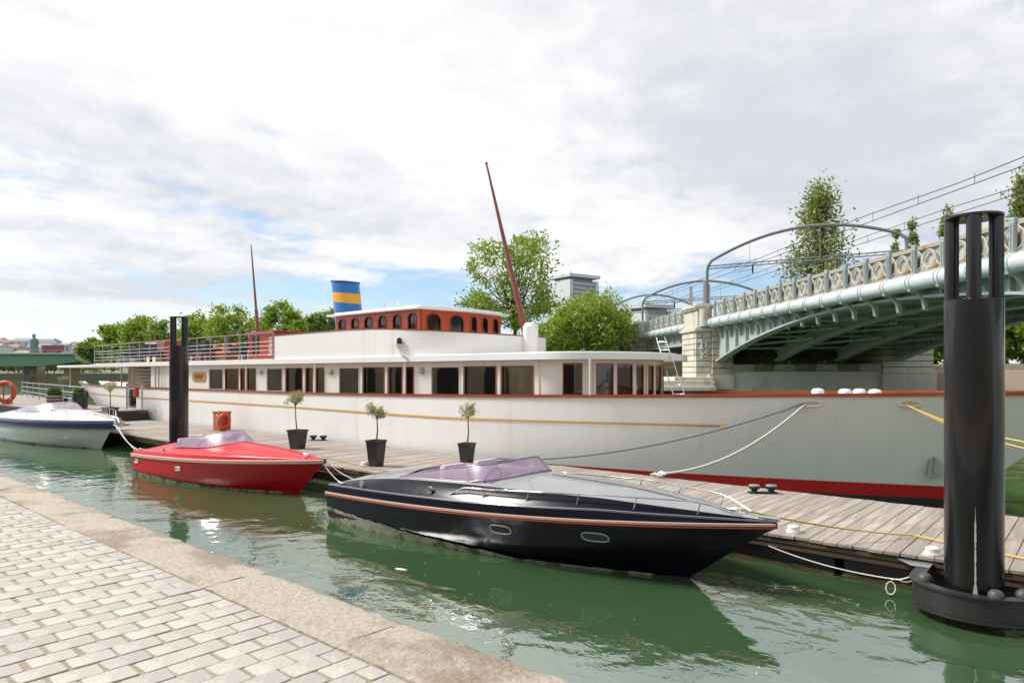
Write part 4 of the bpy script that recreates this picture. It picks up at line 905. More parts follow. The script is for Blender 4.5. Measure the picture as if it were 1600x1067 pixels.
def speedboat(root, x0, yc, Ln, hb, zs, zb, cfg):
    """x0 stern X, yc centre Y, Ln length, hb half beam, zs / zb sheer at stern / bow."""
    dk = cfg['deck_lift']; cockpit = cfg['cockpit']; crown = cfg['crown']; M_h = cfg['hull']; M_d = cfg['deck']
    def sheer(x): t = x / Ln; return zs + (zb - zs) * (t ** 1.15)
    def bG(x):
        t = x / Ln
        if t < 0.35: return hb * (0.90 + 0.10 * math.sin(t / 0.35 * math.pi / 2))
        return hb * max(0.0, 1 - ((t - 0.35) / 0.65) ** 2.3)
    def side(lev, y_in):  # rows of the hull between the water and the sheer
        return None
    NX = 44
    def hrow(q):          # q 0 bottom .. 1 sheer
        row = []; xe = Ln - cfg['rake'] * (1 - q) ** 0.9
        for i in range(NX + 1):
            s = i / NX; x = xe * s; xs_ = Ln * s; z0 = -0.28 + 0.10 * s; z = z0 + (sheer(x) - z0) * q
            sh = (0.86 + 0.14 * min(1, q / 0.55) ** 0.8) if q < 0.55 else 1.0
            b = bG(xs_) * (sh - 0.06 * (1 - q)) * (1 - (1 - q) * 0.45 * s ** 2); row.append((x, b, z))
        return row
    def put(rows, name, m, parent=root, sm=40):
        mb = MB()
        for sg in (-1, 1): mb.grid([[(x0 + p[0], yc + sg * p[1], p[2]) for p in r_] for r_ in rows])
        return mb.build(name, m, parent, smooth=sm)
    qs = [0, 0.1, 0.2, 0.3, 0.38, 0.44, 0.5, 0.55, 0.62, 0.68, 0.74, 0.8, 0.86, 0.93, 1.0]; rows = [hrow(q) for q in qs]
    hull_o = put(rows, 'hull', M_h)
    mb = MB(); tr = [(x0, yc - r_[0][1], r_[0][2]) for r_ in rows] + [(x0, yc + r_[0][1], r_[0][2]) for r_ in rows[::-1]]; mb.add(tr, [tuple(range(len(tr)))]); mb.build('transom', M_h, root)
    # water stain just above the waterline near the stern
    if cfg.get('scum'):
        rr = []; qn = random.Random(11)
        for j in range(2):
            row = []
            for i in range(61):
                x = (Ln - cfg['rake'] * 1.1) * i / 60; z = (-0.05 if j == 0 else (0.03 + cfg['scum'] * max(0, 1 - i / 42) ** 0.8) + (qn.uniform(-0.014, 0.014) if i < 46 else 0))
                q = (z + 0.28) / (sheer(x) + 0.28); r0 = hrow(max(0.05, q)); k = min(range(NX + 1), key=lambda n_: abs(r0[n_][0] - x)); kk = min(NX - 1, max(0, int(x / (r0[NX][0]) * NX))); a, b = r0[kk], r0[kk + 1]; tt = (x - a[0]) / max(1e-6, b[0] - a[0]); row.append((x, a[1] + (b[1] - a[1]) * tt + 0.014, z))
            rr.append(row)
        put(rr, 'waterline_stain', M_scum, hull_o)
    # rubbing strake
    def sheer_pts(dz, off, sg): return [(x0 + Ln * i / 60, yc + sg * (bG(Ln * i / 60) + off), sheer(Ln * i / 60) + dz) for i in range(61)]
    for sg in (-1, 1):
        for dz, m, r_, nm in cfg['strakes']:
            mb = MB(); rows_ = []
            for o_, d_ in ((0.0, -r_), (0.022, -r_ * 0.7), (0.022, r_ * 0.7), (0.0, r_)): rows_.append(sheer_pts(dz + d_, o_ + 0.003, sg))
            mb.grid(rows_); mb.build(nm, m, root, smooth=40)
    mb = MB(); a = sheer_pts(0, 0.0, -1); 
    # topsides above the strake
    up = cfg['upstand']
    def eb(x): return max(0.0, bG(x) - 0.05 * min(1, (Ln - x) / 1.0))
    def ez(x): return sheer(x) + up * (0.45 + 0.55 * min(1, (Ln - x) / 2.0))
    xs_ = [Ln * i / 60 for i in range(61)]
    put([[(x, bG(x), sheer(x)) for x in xs_], [(x, eb(x), ez(x)) for x in xs_]], 'upper_strake', cfg['upper'])
    put([[(x, eb(x) + 0.006, ez(x) - 0.012) for x in xs_], [(x, eb(x) - 0.012, ez(x) + 0.006) for x in xs_], [(x, eb(x) - 0.045, ez(x) + 0.008) for x in xs_]], 'deck_edge', cfg['edge'])
    # cabin side and deck
    def lift(x):
        t = x / Ln; a = min(1, max(0, t / cfg['rise'])); f = 1 - min(1, max(0, (t - cfg['peak']) / (1 - cfg['peak']))) ** cfg['fall']
        return dk * (math.sin(a * math.pi / 2) ** 0.8) * f
    def sb(x): return eb(x) * (cfg['shoulder'])
    def crw(x): return crown * min(1, (Ln - x) / Ln * 2.2) * min(1, 0.3 + x / 1.5)
    c0, c1, cw = cockpit
    def inner(x): return min(sb(x) - 0.04, cw) if c0 <= x <= c1 else 0.0
    xs2 = sorted(set([Ln * i / 70 for i in range(71)] + [c0, c0 + 1e-3, c1 - 1e-3, c1]))
    put([[(x, eb(x) - 0.02, ez(x) + 0.0) for x in xs2], [(x, eb(x) * (0.5 + 0.5 * cfg['shoulder']) , ez(x) + lift(x) * 0.62) for x in xs2], [(x, sb(x), ez(x) + lift(x)) for x in xs2]], 'cabin_side', M_h if cfg.get('dark_side') else M_d, sm=60)
    def seg(lo, hi, name, m):
        xx = [x for x in xs2 if lo <= x <= hi]; rows_ = []
        for k in range(7):
            t = k / 6; rows_.append([(x, sb(x) * (1 - t), ez(x) + lift(x) + crw(x) * (1 - (1 - t) ** 2)) for x in xx])
        put(rows_, name, m, sm=60)
    seg(c1, Ln, 'foredeck', M_d); seg(0, c0, 'engine_hatch', cfg.get('hatch', M_d))
    xx = [x for x in xs2 if c0 <= x <= c1]
    put([[(x, sb(x), ez(x) + lift(x)) for x in xx], [(x, cw, ez(x) + lift(x) + 0.015) for x in xx], [(x, cw - 0.02, 0.25) for x in xx], [(x, 0, 0.24) for x in xx]], 'cockpit_lining', cfg['lining'])
    for xe, s_ in ((c0, 1), (c1, -1)):
        mb = MB(); zt = ez(xe) + lift(xe); mb.add([(x0 + xe, yc - cw, 0.25), (x0 + xe, yc + cw, 0.25), (x0 + xe, yc + cw, zt), (x0 + xe, yc + cw * 0.5, zt + crw(xe) * .7), (x0 + xe, yc, zt + crw(xe)), (x0 + xe, yc - cw * 0.5, zt + crw(xe) * .7), (x0 + xe, yc - cw, zt)], [tuple(range(7))]); mb.build('cockpit_bulkhead', cfg['lining'], root)
    # back rest of the stern: closing face
    mb = MB(); x = 0.0; pr_ = [(x0, yc - bG(0), sheer(0)), (x0, yc - eb(0), ez(0)), (x0, yc - sb(0), ez(0) + lift(0)), (x0, yc, ez(0) + lift(0) + crw(0)), (x0, yc + sb(0), ez(0) + lift(0)), (x0, yc + eb(0), ez(0)), (x0, yc + bG(0), sheer(0))]; mb.add(pr_, [tuple(range(7))]); mb.build('stern_panel', cfg['upper'], root)
    # seats and wheel
    for sy in (-0.38, 0.38):
        xsn = c1 - 0.95
        MB().box((x0 + xsn, yc + sy, 0.55), (0.5, 0.5, 0.42)).build('seat', cfg['seatm'], root, bevel=0.05); MB().box((x0 + xsn - 0.24, yc + sy, ez(xsn) + lift(xsn) - 0.05), (0.14, 0.5, 0.5), m=Matrix.Rotation(-0.15, 3, 'Y')).build('seat_back', cfg['seatm'], root, bevel=0.05)
    wc = Vector((x0 + c1 - 0.35, yc - 0.38, ez(c1) + lift(c1) + 0.02)); MB().tube([wc + Vector((0.07 * math.sin(a), 0.17 * math.cos(a), 0.16 * math.sin(a))) for a in [2 * math.pi * i / 18 for i in range(18)]], 0.016, 6, closed=True).build('steering_wheel', M_rubber, root, smooth=60)
    # wrap-around windscreen
    ws = cfg['screen']; bot, top = [], []; n = 36
    for i in range(n + 1):
        t = -1 + 2 * i / n; a = abs(t); sg = -1 if t < 0 else 1
        if a > 0.42:
            k = (a - 0.42) / 0.58; x = ws['xs'] + (ws['xa'] - ws['xs']) * k; y = ws['w'] * (1 + 0.06 * k)
        else:
            k = a / 0.42; x = ws['xf'] - (ws['xf'] - ws['xs']) * k ** 2.2; y = ws['w'] * (1 - (1 - k) ** 1.5) if k > 0 else 0
        zb_ = ez(x) + lift(x) + crw(x) * (1 - min(1, y / max(0.05, sb(x))) ** 2) + 0.01
        if a > 0.42: zb_ = ez(x) + lift(x) + 0.01
        kk = (max(0, (a - 0.42) / 0.58)); h = ws['h'] * (1 - kk ** 1.3 * 0.92)
        bot.append((x0 + x, yc + sg * y, zb_)); top.append((x0 + x - h * ws['lean'] * (1 - 0.5 * kk), yc + sg * (y * (1 - 0.18 * h / 0.3)), zb_ + h))
    mb = MB(); mb.grid([bot, [tuple((Vector(a) * 0.5 + Vector(b) * 0.5) + Vector((0.01, 0, 0.012))) for a, b in zip(bot, top)], top]); wo = mb.build('windscreen', cfg.get('screenm', M_purple), root, smooth=60, fix=False)
    MB().tube(top, 0.011, 6).build('screen_frame', cfg.get('framem', M_chrome), wo, smooth=60)
    MB().tube(bot, 0.014, 6).build('screen_gasket', cfg.get('gasketm', M_chrome), wo, smooth=60)
    # oval portlights
    for x, zz_ in cfg['ports']:
        q = (zz_ + 0.28) / (sheer(x) + 0.28)
        for sg in (-1, 1):
            def sp(xx, z):
                q_ = (z + 0.28) / (sheer(xx) + 0.28); r0 = hrow(q_); kk = min(NX - 1, max(0, int(xx / r0[NX][0] * NX))); a, b = r0[kk], r0[kk + 1]; tt = (xx - a[0]) / max(1e-6, b[0] - a[0]); return Vector((x0 + xx, yc + sg * (a[1] + (b[1] - a[1]) * tt + 0.008), z))
            ring = []
            for i in range(22):
                a = 2 * math.pi * i / 22; ca_, sa_ = math.cos(a), math.sin(a); ring.append(sp(x + cfg.get('psz', 1) * 0.13 * (abs(ca_) ** 0.6) * (1 if ca_ > 0 else -1), zz_ + cfg.get('psz', 1) * 0.046 * (abs(sa_) ** 0.8) * (1 if sa_ > 0 else -1)))
            po = MB().tube(ring, 0.013, 6, closed=True).build('portlight', cfg.get('portm', M_galv), root, smooth=60)
            MB().add(ring, [tuple(range(22))]).build('portlight_pane', M_rubber if cfg.get('portdark', True) else M_chrome, po, fix=False)
    # bow rails
    if cfg.get('rails'):
        xa, xb, hr = cfg['rails']
        for sg in (-1, 1):
            def rp(x, k): return Vector((x0 + x, yc + sg * max(0.03, eb(x) * 0.94), ez(x) + 0.012 + k * hr * min(1, (x - xa) / 0.35 + 0.1) * min(1, (xb - x) / 0.5 + 0.15)))
            MB().tube([rp(xa + (xb - xa) * i / 24, 1) for i in range(25)], 0.011, 6).build('bow_rail', M_chrome, root, smooth=60)
            for k in range(1, 6):
                x = xa + (xb - xa) * k / 5.6; MB().tube([rp(x, 0) + Vector((-0.05, 0, 0)), rp(x, 1)], 0.009, 6).build('rail_stanchion', M_chrome, root, smooth=60)
    # bow fitting and cleats
    MB().box((x0 + Ln - 0.10, yc, ez(Ln) + 0.02), (0.26, 0.08, 0.05)).build('bow_fitting', M_chrome, root, bevel=0.015)
    xk = Ln - 0.55; MB().tube([(x0 + xk - 0.1, yc - 0.06, ez(xk) + lift(xk) + crw(xk) + 0.05), (x0 + xk, yc - 0.06, ez(xk) + lift(xk) + crw(xk) + 0.03), (x0 + xk + 0.1, yc - 0.06, ez(xk) + lift(xk) + crw(xk) + 0.05)], 0.018, 6).build('deck_cleat', M_chrome, root, smooth=60)
    for sg in (-1, 1):
        q_ = Vector((x0 + 0.35, yc + sg * eb(0.35) * 0.93, ez(0.35) + 0.02)); MB().tube([q_ + Vector((-0.09, 0, 0.03)), q_ + Vector((0, 0, 0.015)), q_ + Vector((0.09, 0, 0.03))], 0.014, 6).build('stern_cleat', M_chrome, root, smooth=60)
    MB().tube([(x0 + x, yc, ez(x) + lift(x) + crw(x) + 0.003) for x in [c1 + 0.5 + (Ln - c1 - 1.0) * i / 12 for i in range(13)]], 0.007, 5).build('deck_seam', M_rubber, root)
    for xv, m in cfg.get('vents', ()):
        p = Vector((x0 + xv, yc - (eb(xv) * 0.5 + sb(xv) * 0.5) - 0.05, ez(xv) + lift(xv) * 0.5)); mb = MB(); mb.lathe((0, 0, 0), [(0.055, 0), (0.055, 0.02), (0.03, 0.03), (0, 0.02)], 14, caps=False); mb.v = [(p.x + a, p.y - c_, p.z + b) for a, b, c_ in mb.v]; mb.build('fuel_cap', m, root, smooth=60)
    return dict(bow=Vector((x0 + Ln, yc, ez(Ln))), ez=ez, eb=eb)

blk = thing('black_speedboat', 'black speedboat with violet windscreen moored in the foreground', 'speedboat', (-7, 8.05, 0))
B1 = speedboat(blk, -10.45, 8.03, 7.55, 1.18, 0.46, 0.80, dict(deck_lift=0.21, crown=0.12, cockpit=(1.75, 3.75, 0.72), hull=M_navy, deck=M_skydeck, upper=M_navy, edge=mat('deck_edge_highlight', (0.20, 0.20, 0.24), 0.25, coat=0.5), rake=1.35, upstand=0.17, rise=0.32, peak=0.40, fall=1.5, shoulder=0.80, dark_side=True, hatch=M_skydeck, lining=mat('grey_lining', (0.35, 0.33, 0.35), 0.6), seatm=M_seat,  # pale deck edge: its highlight is painted into the colour
    strakes=((0.03, M_rub, 0.020, 'rub_strake'), (-0.004, M_rubr, 0.010, 'pinstripe')), screen=dict(xf=3.98, xs=3.35, xa=1.75, w=0.78, h=0.20, lean=1.0), gasketm=M_purple, framem=M_purple, ports=((4.15, 0.45), (5.5, 0.50)), rails=(3.1, 7.2, 0.17), psz=1.3, scum=0.22, vents=((2.75, M_chrome), (1.0, M_galv)), portm=mat('portlight_rim', (0.38, 0.40, 0.34), 0.4)))
red = thing('red_speedboat', 'glossy red speedboat with pale violet windscreen beside the left pile', 'speedboat', (-16, 7.8, 0))
B2 = speedboat(red, -19.1, 7.95, 6.85, 1.02, 0.47, 0.74, dict(deck_lift=0.13, crown=0.13, cockpit=(1.5, 3.1, 0.62), hull=M_redh, deck=M_redg, upper=M_redg, edge=M_redg, rake=1.15, upstand=0.14, rise=0.42, peak=0.46, fall=1.1, shoulder=0.62, lining=M_seat, seatm=M_seat,
    strakes=((0.02, mat('pink_strake', (0.60, 0.33, 0.28), 0.5), 0.045, 'rub_strake'),), screen=dict(xf=3.75, xs=2.9, xa=1.7, w=0.64, h=0.25, lean=1.5), ports=((2.6, 0.36), (0.35, 0.36)), scum=0.05, vents=((1.6, M_chrome),), portdark=False))
wht = thing('white_speedboat', 'white speedboat with navy blue band at the left edge', 'speedboat', (-29, 8.0, 0))
B3 = speedboat(wht, -34.8, 8.35, 9.95, 1.35, 0.85, 1.02, dict(deck_lift=0.15, crown=0.12, cockpit=(2.2, 4.6, 0.85), hull=M_whiteg, deck=M_whiteg, upper=M_whiteg, edge=M_whiteg, rake=1.5, upstand=0.07, rise=0.3, peak=0.52, fall=1.1, shoulder=0.66, lining=M_seat, seatm=M_seat,
    strakes=((-0.17, M_blueg, 0.13, 'blue_band'), (0.0, M_whiteg, 0.025, 'rub_strake')), screen=dict(xf=5.5, xs=4.4, xa=2.6, w=0.88, h=0.24, lean=1.8), ports=((6.1, 0.76), (4.6, 0.75)), rails=(4.2, 9.2, 0.24), scum=0.04, screenm=glass('pale_screen', (0.8, 0.74, 0.8), 0.08, 0.25, body=0.4, bodyc=(0.75, 0.68, 0.72))))
red.rotation_euler = (0, 0, R(3.2)); wht.rotation_euler = (0, 0, R(2.0))
def turned(o, p): c_ = Vector(o.location); return c_ + Matrix.Rotation(o.rotation_euler.z, 3, 'Z') @ (p - c_)
# lines of the small boats
bb = B1['bow']
rope(sag(bb + Vector((-0.45, 0.02, 0.08)), (-1.9, 10.2, DZ + 0.03), 0.05) + [Vector((-0.6, 9.75, DZ + 0.02)), Vector((0.6, 9.55, DZ + 0.02)), Vector((2.5, 9.6, DZ + 0.02))], 0.012, M_ropey, 'yellow line from the black boat bow across the planks to the right')
rope([Vector((-3.45, 9.24, 0.27)), Vector((-3.3, 9.22, 0.24))] + sag((-3.3, 9.22, 0.24), (-1.78, 8.88, 0.22), 0.05), 0.008, M_ropew, 'thin white line along the pontoon edge to the right pile collar')
mb = MB(); kp = Vector((-1.9, 8.9, 0.2)); mb.tube(sag(kp, (-1.62, 8.92, 0.33), 0.03, 6), 0.009, 6); mb.tube([kp + Vector((0.05 * math.cos(a), 0.02 * math.sin(a), -0.10 + 0.07 * math.sin(a))) for a in [2 * math.pi * i / 12 for i in range(12)]], 0.008, 6, closed=True); mb.tube(sag(kp + Vector((0.05, 0, 0.02)), (-1.6, 8.95, 0.30), 0.06, 6), 0.009, 6)
tag(mb.build('rope_knot', M_ropew, smooth=60), 'looped white knot hanging beside the right pile collar', 'rope')
rb = turned(red, B2['bow'])
rope(sag(rb + Vector((-0.1, 0.1, -0.05)), (-10.35, 8.6, 0.72), 0.32), 0.012, M_ropew, 'white line slung between red boat bow and black boat stern')
rope(sag(rb + Vector((-0.05, 0.0, -0.1)), (-10.42, 8.3, 0.66), 0.40), 0.012, M_ropew, 'lower white line between red boat bow and black boat stern')
rope(sag(rb + Vector((-0.3, 0.1, 0.05)), (-11.0, 9.45, DZ + 0.02), 0.04), 0.010, M_ropey, 'yellow line from the red boat bow lying along the pontoon edge')
rope([rb + Vector((-0.5, -0.1, 0.06)), rb + Vector((-0.48, -0.22, 0.02)), rb + Vector((-0.5, -0.27, -0.12))], 0.012, M_ropew, 'short white fender line over the red boat bow')
wb = turned(wht, B3['bow'])
rope(sag(wb + Vector((-0.1, -0.05, -0.05)), (-19.0, 7.5, 0.62), 0.42), 0.014, M_ropew, 'white line slung from the white boat bow to the red stern')
rope(sag(wb + Vector((-0.05, 0.0, -0.08)), (-19.02, 7.7, 0.60), 0.55), 0.014, M_ropew, 'slacker white line between white boat bow and red stern')
t = thing('bow_anchor', 'small steel anchor and chain on the white boat bow', 'anchor', tuple(wb)); MB().tube([wb + Vector((-0.5, 0, 0.1)), wb + Vector((0.1, 0, 0.06)), wb + Vector((0.28, 0, -0.10))], 0.03, 6).build('shank', M_galv, t, smooth=60); MB().slab(wb + Vector((0.2, 0, -0.1)), ((0.5, 0, -0.8), (0, 1, 0)), [(-0.15, -0.05), (0.05, -0.18), (0.2, 0), (0.05, 0.18), (-0.15, 0.05)], 0.03).build('fluke', M_galv, t)
# ------------------------------------------------------------------ railway bridge
BD = Vector((-0.717, 0.697, 0)); BW = Vector((0.697, 0.717, 0))
def BP(t, w, z, skew=0.0): return BD * (t - skew * (w - 20.5)) + BW * w + Vector((0, 0, z))
M_green = mat('bridge_paint', (0.38, 0.44, 0.425), 0.5, var=0.16, vs_=1.2, c2=(0.22, 0.25, 0.22), c2s=0.9, c2t=(0.55, 0.8))
M_cat = mat('catenary_paint', (0.20, 0.21, 0.215), 0.5, var=0.15, vs_=2)
M_pipe = mat('pipe_paint', (0.56, 0.625, 0.645), 0.42, var=0.10, vs_=0.8, c2=(0.36, 0.40, 0.36), c2s=1.2, c2t=(0.55, 0.8))
M_orn = mat('ornament_paint', (0.50, 0.53, 0.50), 0.6, var=0.2, vs_=3)
M_panel = mat('balustrade_panel', (0.43, 0.40, 0.34), 0.7, var=0.2, vs_=2, c2=(0.42, 0.22, 0.06), c2s=0.8, c2t=(0.56, 0.66), objrand=0.18)
M_stone = mat('pier_limestone', (0.40, 0.34, 0.265), 0.85, var=0.16, vs_=1.6, bump=0.4, bs=5, objrand=0.13, c2=(0.26, 0.225, 0.175), c2s=0.8, c2t=(0.56, 0.74))
M_stonew = mat('pier_pale_stone', (0.60, 0.56, 0.48), 0.8, var=0.14, vs_=1.2, bump=0.3, bs=5, objrand=0.08, c2=(0.36, 0.31, 0.24), c2s=0.9, c2t=(0.52, 0.70), stretch=(1, 1, 0.5))
M_stoned = mat('stained_stone', (0.20, 0.165, 0.12), 0.9, var=0.35, vs_=1.0, bump=0.4, bs=4, c2=(0.06, 0.05, 0.04), c2s=0.7, c2t=(0.5, 0.65))
M_tan = mat('abutment_tan', (0.33, 0.25, 0.15), 0.9, var=0.25, vs_=0.7, bump=0.3, bs=3, c2=(0.2, 0.15, 0.09), c2s=0.6)
br = thing('railway_bridge', 'pale green riveted iron railway bridge on stone piers at the right', 'bridge', tuple(BP(54, 20.5, 0)))
fw = dict(skew=0.35)
def obox(mb, t0, t1, w0, w1, z0, z1, skew=0.35):
    ps = [BP(t, w, z, skew) for t in (t0, t1) for w in (w0, w1) for z in (z0, z1)]
    return mb.add(ps, [(0, 1, 3, 2), (4, 6, 7, 5), (0, 4, 5, 1), (2, 3, 7, 6), (0, 2, 6, 4), (1, 5, 7, 3)])
T0, TP, TE = -14.0, 53.0, 112.0
def az(t): return 3.5 + 2.55 * (1 - min(1.0, abs((t - 33.0) / 20.0)) ** 2)
obox(MB(), T0, TE, 20.7, 33.3, 6.42, 6.9).build('deck_slab', M_green, br)
obox(MB(), T0, TE, 21.5, 32.5, 6.9, 7.15).build('ballast', mat('ballast', (0.22, 0.19, 0.16), 0.95, var=0.3, vs_=8, bump=0.5, bs=12), br)
# main span ribs
for ri, w in enumerate((20.95, 25.05, 29.15, 33.05)):
    for t_a, t_b in ((53.0, 13.0),):
        n = 40; rows = [[], [], [], []]; rows2 = [[], []]; sk = 0.35 * (w - 20.5)
        for i in range(n + 1):
            t = t_a + (t_b - t_a) * i / n; z = az(t)
            for r_, (dw, dz) in enumerate(((-0.32, 0), (0.32, 0), (0.32, 0.12), (-0.32, 0.12))): rows[r_].append(BP(t - sk, w + dw, z + dz))
            top = 6.42 if ri in (0, 3) else min(6.42, z + 0.75)
            rows2[0].append(BP(t - sk, w, z + 0.12)); rows2[1].append(BP(t - sk, w, top))
        rows.append(rows[0]); mb = MB(); mb.grid(rows); rib = mb.build('arch_rib', M_green, br, smooth=30)
        mb = MB(); mb.grid(rows2); mb.build('rib_web', M_green, rib)
        if ri in (1, 2):
            mb = MB(); rr = [[], [], [], []]
            for i in range(n + 1):
                t = t_a + (t_b - t_a) * i / n; z = min(6.36, az(t) + 0.75)
                for r_, (dw, dz) in enumerate(((-0.25, 0), (0.25, 0), (0.25, 0.06), (-0.25, 0.06))): rr[r_].append(BP(t - sk, w + dw, z + dz))
            rr.append(rr[0]); mb.grid(rr); mb.build('rib_top_flange', M_green, rib)
        t = t_a - 1.8
        while t > t_b + 1:
            zb = az(t) + (0.12 if ri in (0, 3) else 0.8)
            if 6.42 - zb > 0.25: MB().box(tuple((BP(t - sk, w - 0.1 if ri == 0 else w, (zb + 6.42) / 2))), (0.10, 0.24, 6.42 - zb), math.atan2(BD.y, BD.x)).build('stiffener', M_green, rib)
            t -= 1.8
# cross bracing between ribs
for a, b in ((20.95, 25.05), (25.05, 29.15), (29.15, 33.05)):
    t = 51.0; k = 0
    while t > 15:
        z = az(t); MB().bar(BP(t, a + 0.3, z + 0.5, 0.35), BP(t, b - 0.3, z + 0.5, 0.35), 0.14, 0.14).build('cross_strut', M_green, br)
        MB().bar(BP(t, a + 0.3, z + 0.65, 0.35), BP(t - 4.0, b - 0.3, az(t - 4) + 0.2, 0.35), 0.10, 0.16).build('diagonal_strut', M_green, br)
        t -= 3.3; k += 1
# side spans: plain girders
for ta, tb in ((57.4, 71.5), (75.0, TE), (T0, 8.0)):
    for w in (20.95, 29.0, 33.05):
        mb = MB(); obox(mb, ta, tb, w - 0.06, w + 0.06, 5.2, 6.42); obox(mb, ta, tb, w - 0.28, w + 0.28, 5.08, 5.2); mb.build('side_girder', M_green, br)
# bays: posts, panels, rings, pipe collars, brackets
def ringpts(c, r, n=20): return [c + BD * r * math.cos(2 * math.pi * i / n) + Vector((0, 0, r * math.sin(2 * math.pi * i / n))) for i in range(n)]
def pipe_seg(ta, tb):
    MB().tube([BP(ta, 20.32, 6.62), BP(tb, 20.32, 6.62)], 0.36, 20).build('gutter_pipe', M_pipe, br, smooth=50)
    mb = MB(); obox(mb, ta, tb, 20.42, 20.62, 6.98, 7.10, 0); obox(mb, ta, tb, 20.40, 20.64, 8.02, 8.16, 0); mb.build('balustrade_rail', M_panel, br)
    mb = MB(); obox(mb, ta, tb, 20.9, 21.05, 8.2, 8.34, 0); obox(mb, ta, tb, 20.92, 21.03, 6.9, 8.2, 0); mb.build('service_wall', M_panel, br)
pipe_seg(53.0, T0); pipe_seg(57.4, 71.5); pipe_seg(75.0, 100.0)
def bay_proto():
    rz = 0
    d = {}
    c = Vector((0, 0, 0))
    return d
first = {}
def bay(t, rings=True):
    loc = BP(t, 20.5, 0)
    if not first:
        R_ = lambda: br
        def bx_(name, m, fn, smooth=None, bevel=0):
            mb = MB(); fn(mb); o = mb.build(name, m, br, smooth=smooth, bevel=bevel)
            me = o.data; off = loc - ORI[br.name]
            for v in me.vertices: v.co -= off
            o.location = off; first[name] = o; return o
        def P_(dt, dw, z): return BP(t + dt, 20.5 + dw, z)
        def post(mb):
            ps = [BP(t + a, 20.36 + b, z) for a in (-0.11, 0.11) for b in (-0.06, 0.06) for z in (7.0, 8.2)]; mb.add(ps, [(0, 1, 3, 2), (4, 6, 7, 5), (0, 4, 5, 1), (2, 3, 7, 6), (0, 2, 6, 4), (1, 5, 7, 3)])
            for a in (-0.06, 0.06): mb.bar(BP(t + a, 20.28, 7.08), BP(t + a, 20.28, 8.1), 0.05, 0.05)
            mb.bar(BP(t - 0.13, 20.36, 8.24), BP(t + 0.13, 20.36, 8.24), 0.16, 0.10)
        bx_('baluster_post', M_green, post)
        bx_('balustrade_panel', M_panel, lambda mb: mb.add([BP(t + a, 20.53 + b, z) for a in (-1.68, -0.12) for b in (0, 0.03) for z in (7.1, 8.02)], [(0, 1, 3, 2), (4, 6, 7, 5), (0, 4, 5, 1), (2, 3, 7, 6), (0, 2, 6, 4), (1, 5, 7, 3)]))
        def rg(mb):
            c = BP(t - 0.9, 20.40, 7.56); mb.tube(ringpts(c, 0.38), 0.038, 6, closed=True); mb.tube(ringpts(c, 0.29, 16), 0.018, 5, closed=True)
            for s in (-1, 1):
                q = [BP(t - 0.9 + s * (0.74 - 0.34 * math.sin(math.pi * i / 10)), 20.40, 7.12 + 0.88 * i / 10) for i in range(11)]; mb.tube(q, 0.026, 5)
        bx_('ring_ornament', M_orn, rg, smooth=60)
        bx_('pipe_collar', M_pipe, lambda mb: [mb.tube([BP(t + a - 0.05, 20.32, 6.62), BP(t + a + 0.05, 20.32, 6.62)], 0.40, 20) for a in (-0.12, 0.12)], smooth=40)
        def brk(mb):
            pr = [(20.95, 6.42), (20.05, 6.36), (20.10, 6.22), (20.45, 6.12), (20.72, 5.85), (20.80, 5.45), (20.95, 5.35)]; n = len(pr)
            vv = [BP(t + a, w, z) for a in (-0.09, 0.09) for w, z in pr]; ff = [tuple(range(n)), tuple(range(2 * n - 1, n - 1, -1))] + [(i, n + i, n + (i + 1) % n, (i + 1) % n) for i in range(n)]; mb.add(vv, ff)
        bx_('bracket', M_green, brk); return
    for nm, o in list(first.items()):
        c = o.copy(); COL.objects.link(c); c.parent = br; c.location = loc - ORI[br.name]
t = 52.2
while t > 9: bay(t); t -= 1.8
t = 71.0
while t > 58: bay(t); t -= 1.8
t = 98
while t > 76: bay(t); t -= 1.8
# --- pier with pylons built of stone courses
def pylon(t0, t1, w0, w1, z0, z1, courses, per, m, sk=0.35, proud=0.04):
    mb = MB(); obox(mb, t0 + 0.06, t1 - 0.06, w0 + 0.06, w1 - 0.06, z0, z1, sk); core = mb.build('pylon_core', M_stoned, br); h = (z1 - z0) / courses
    rr = random.Random(int(z0 * 10 + w0 * 7))
    for c in range(courses):
        off = 0.5 if c % 2 else 0.0; n = per; edges = [w0] + [w0 + (w1 - w0) * (i + off * 0.999) / n for i in range(n) if 0 < (i + off) < n] + [w1]
        edges = sorted(set(round(e, 3) for e in edges))
        for a, b in zip(edges, edges[1:]):
            j = rr.uniform(0, 0.03); mb = MB(); obox(mb, t0 - j, t0 + 0.35, a + 0.012, b - 0.012, z0 + h * c + 0.03, z0 + h * (c + 1) - 0.03, sk); mb.build('stone_block', m, core)
        mb = MB(); j = rr.uniform(0, 0.03); obox(mb, t0 + 0.36, (t0 + t1) / 2 - 0.01, w0 - j, w0 + 0.35, z0 + h * c + 0.03, z0 + h * (c + 1) - 0.03, sk); mb.build('stone_block', m, core)
        mb = MB(); obox(mb, (t0 + t1) / 2 + 0.01, t1, w0 - j, w0 + 0.35, z0 + h * c + 0.03, z0 + h * (c + 1) - 0.03, sk); mb.build('stone_block', m, core)
    return core
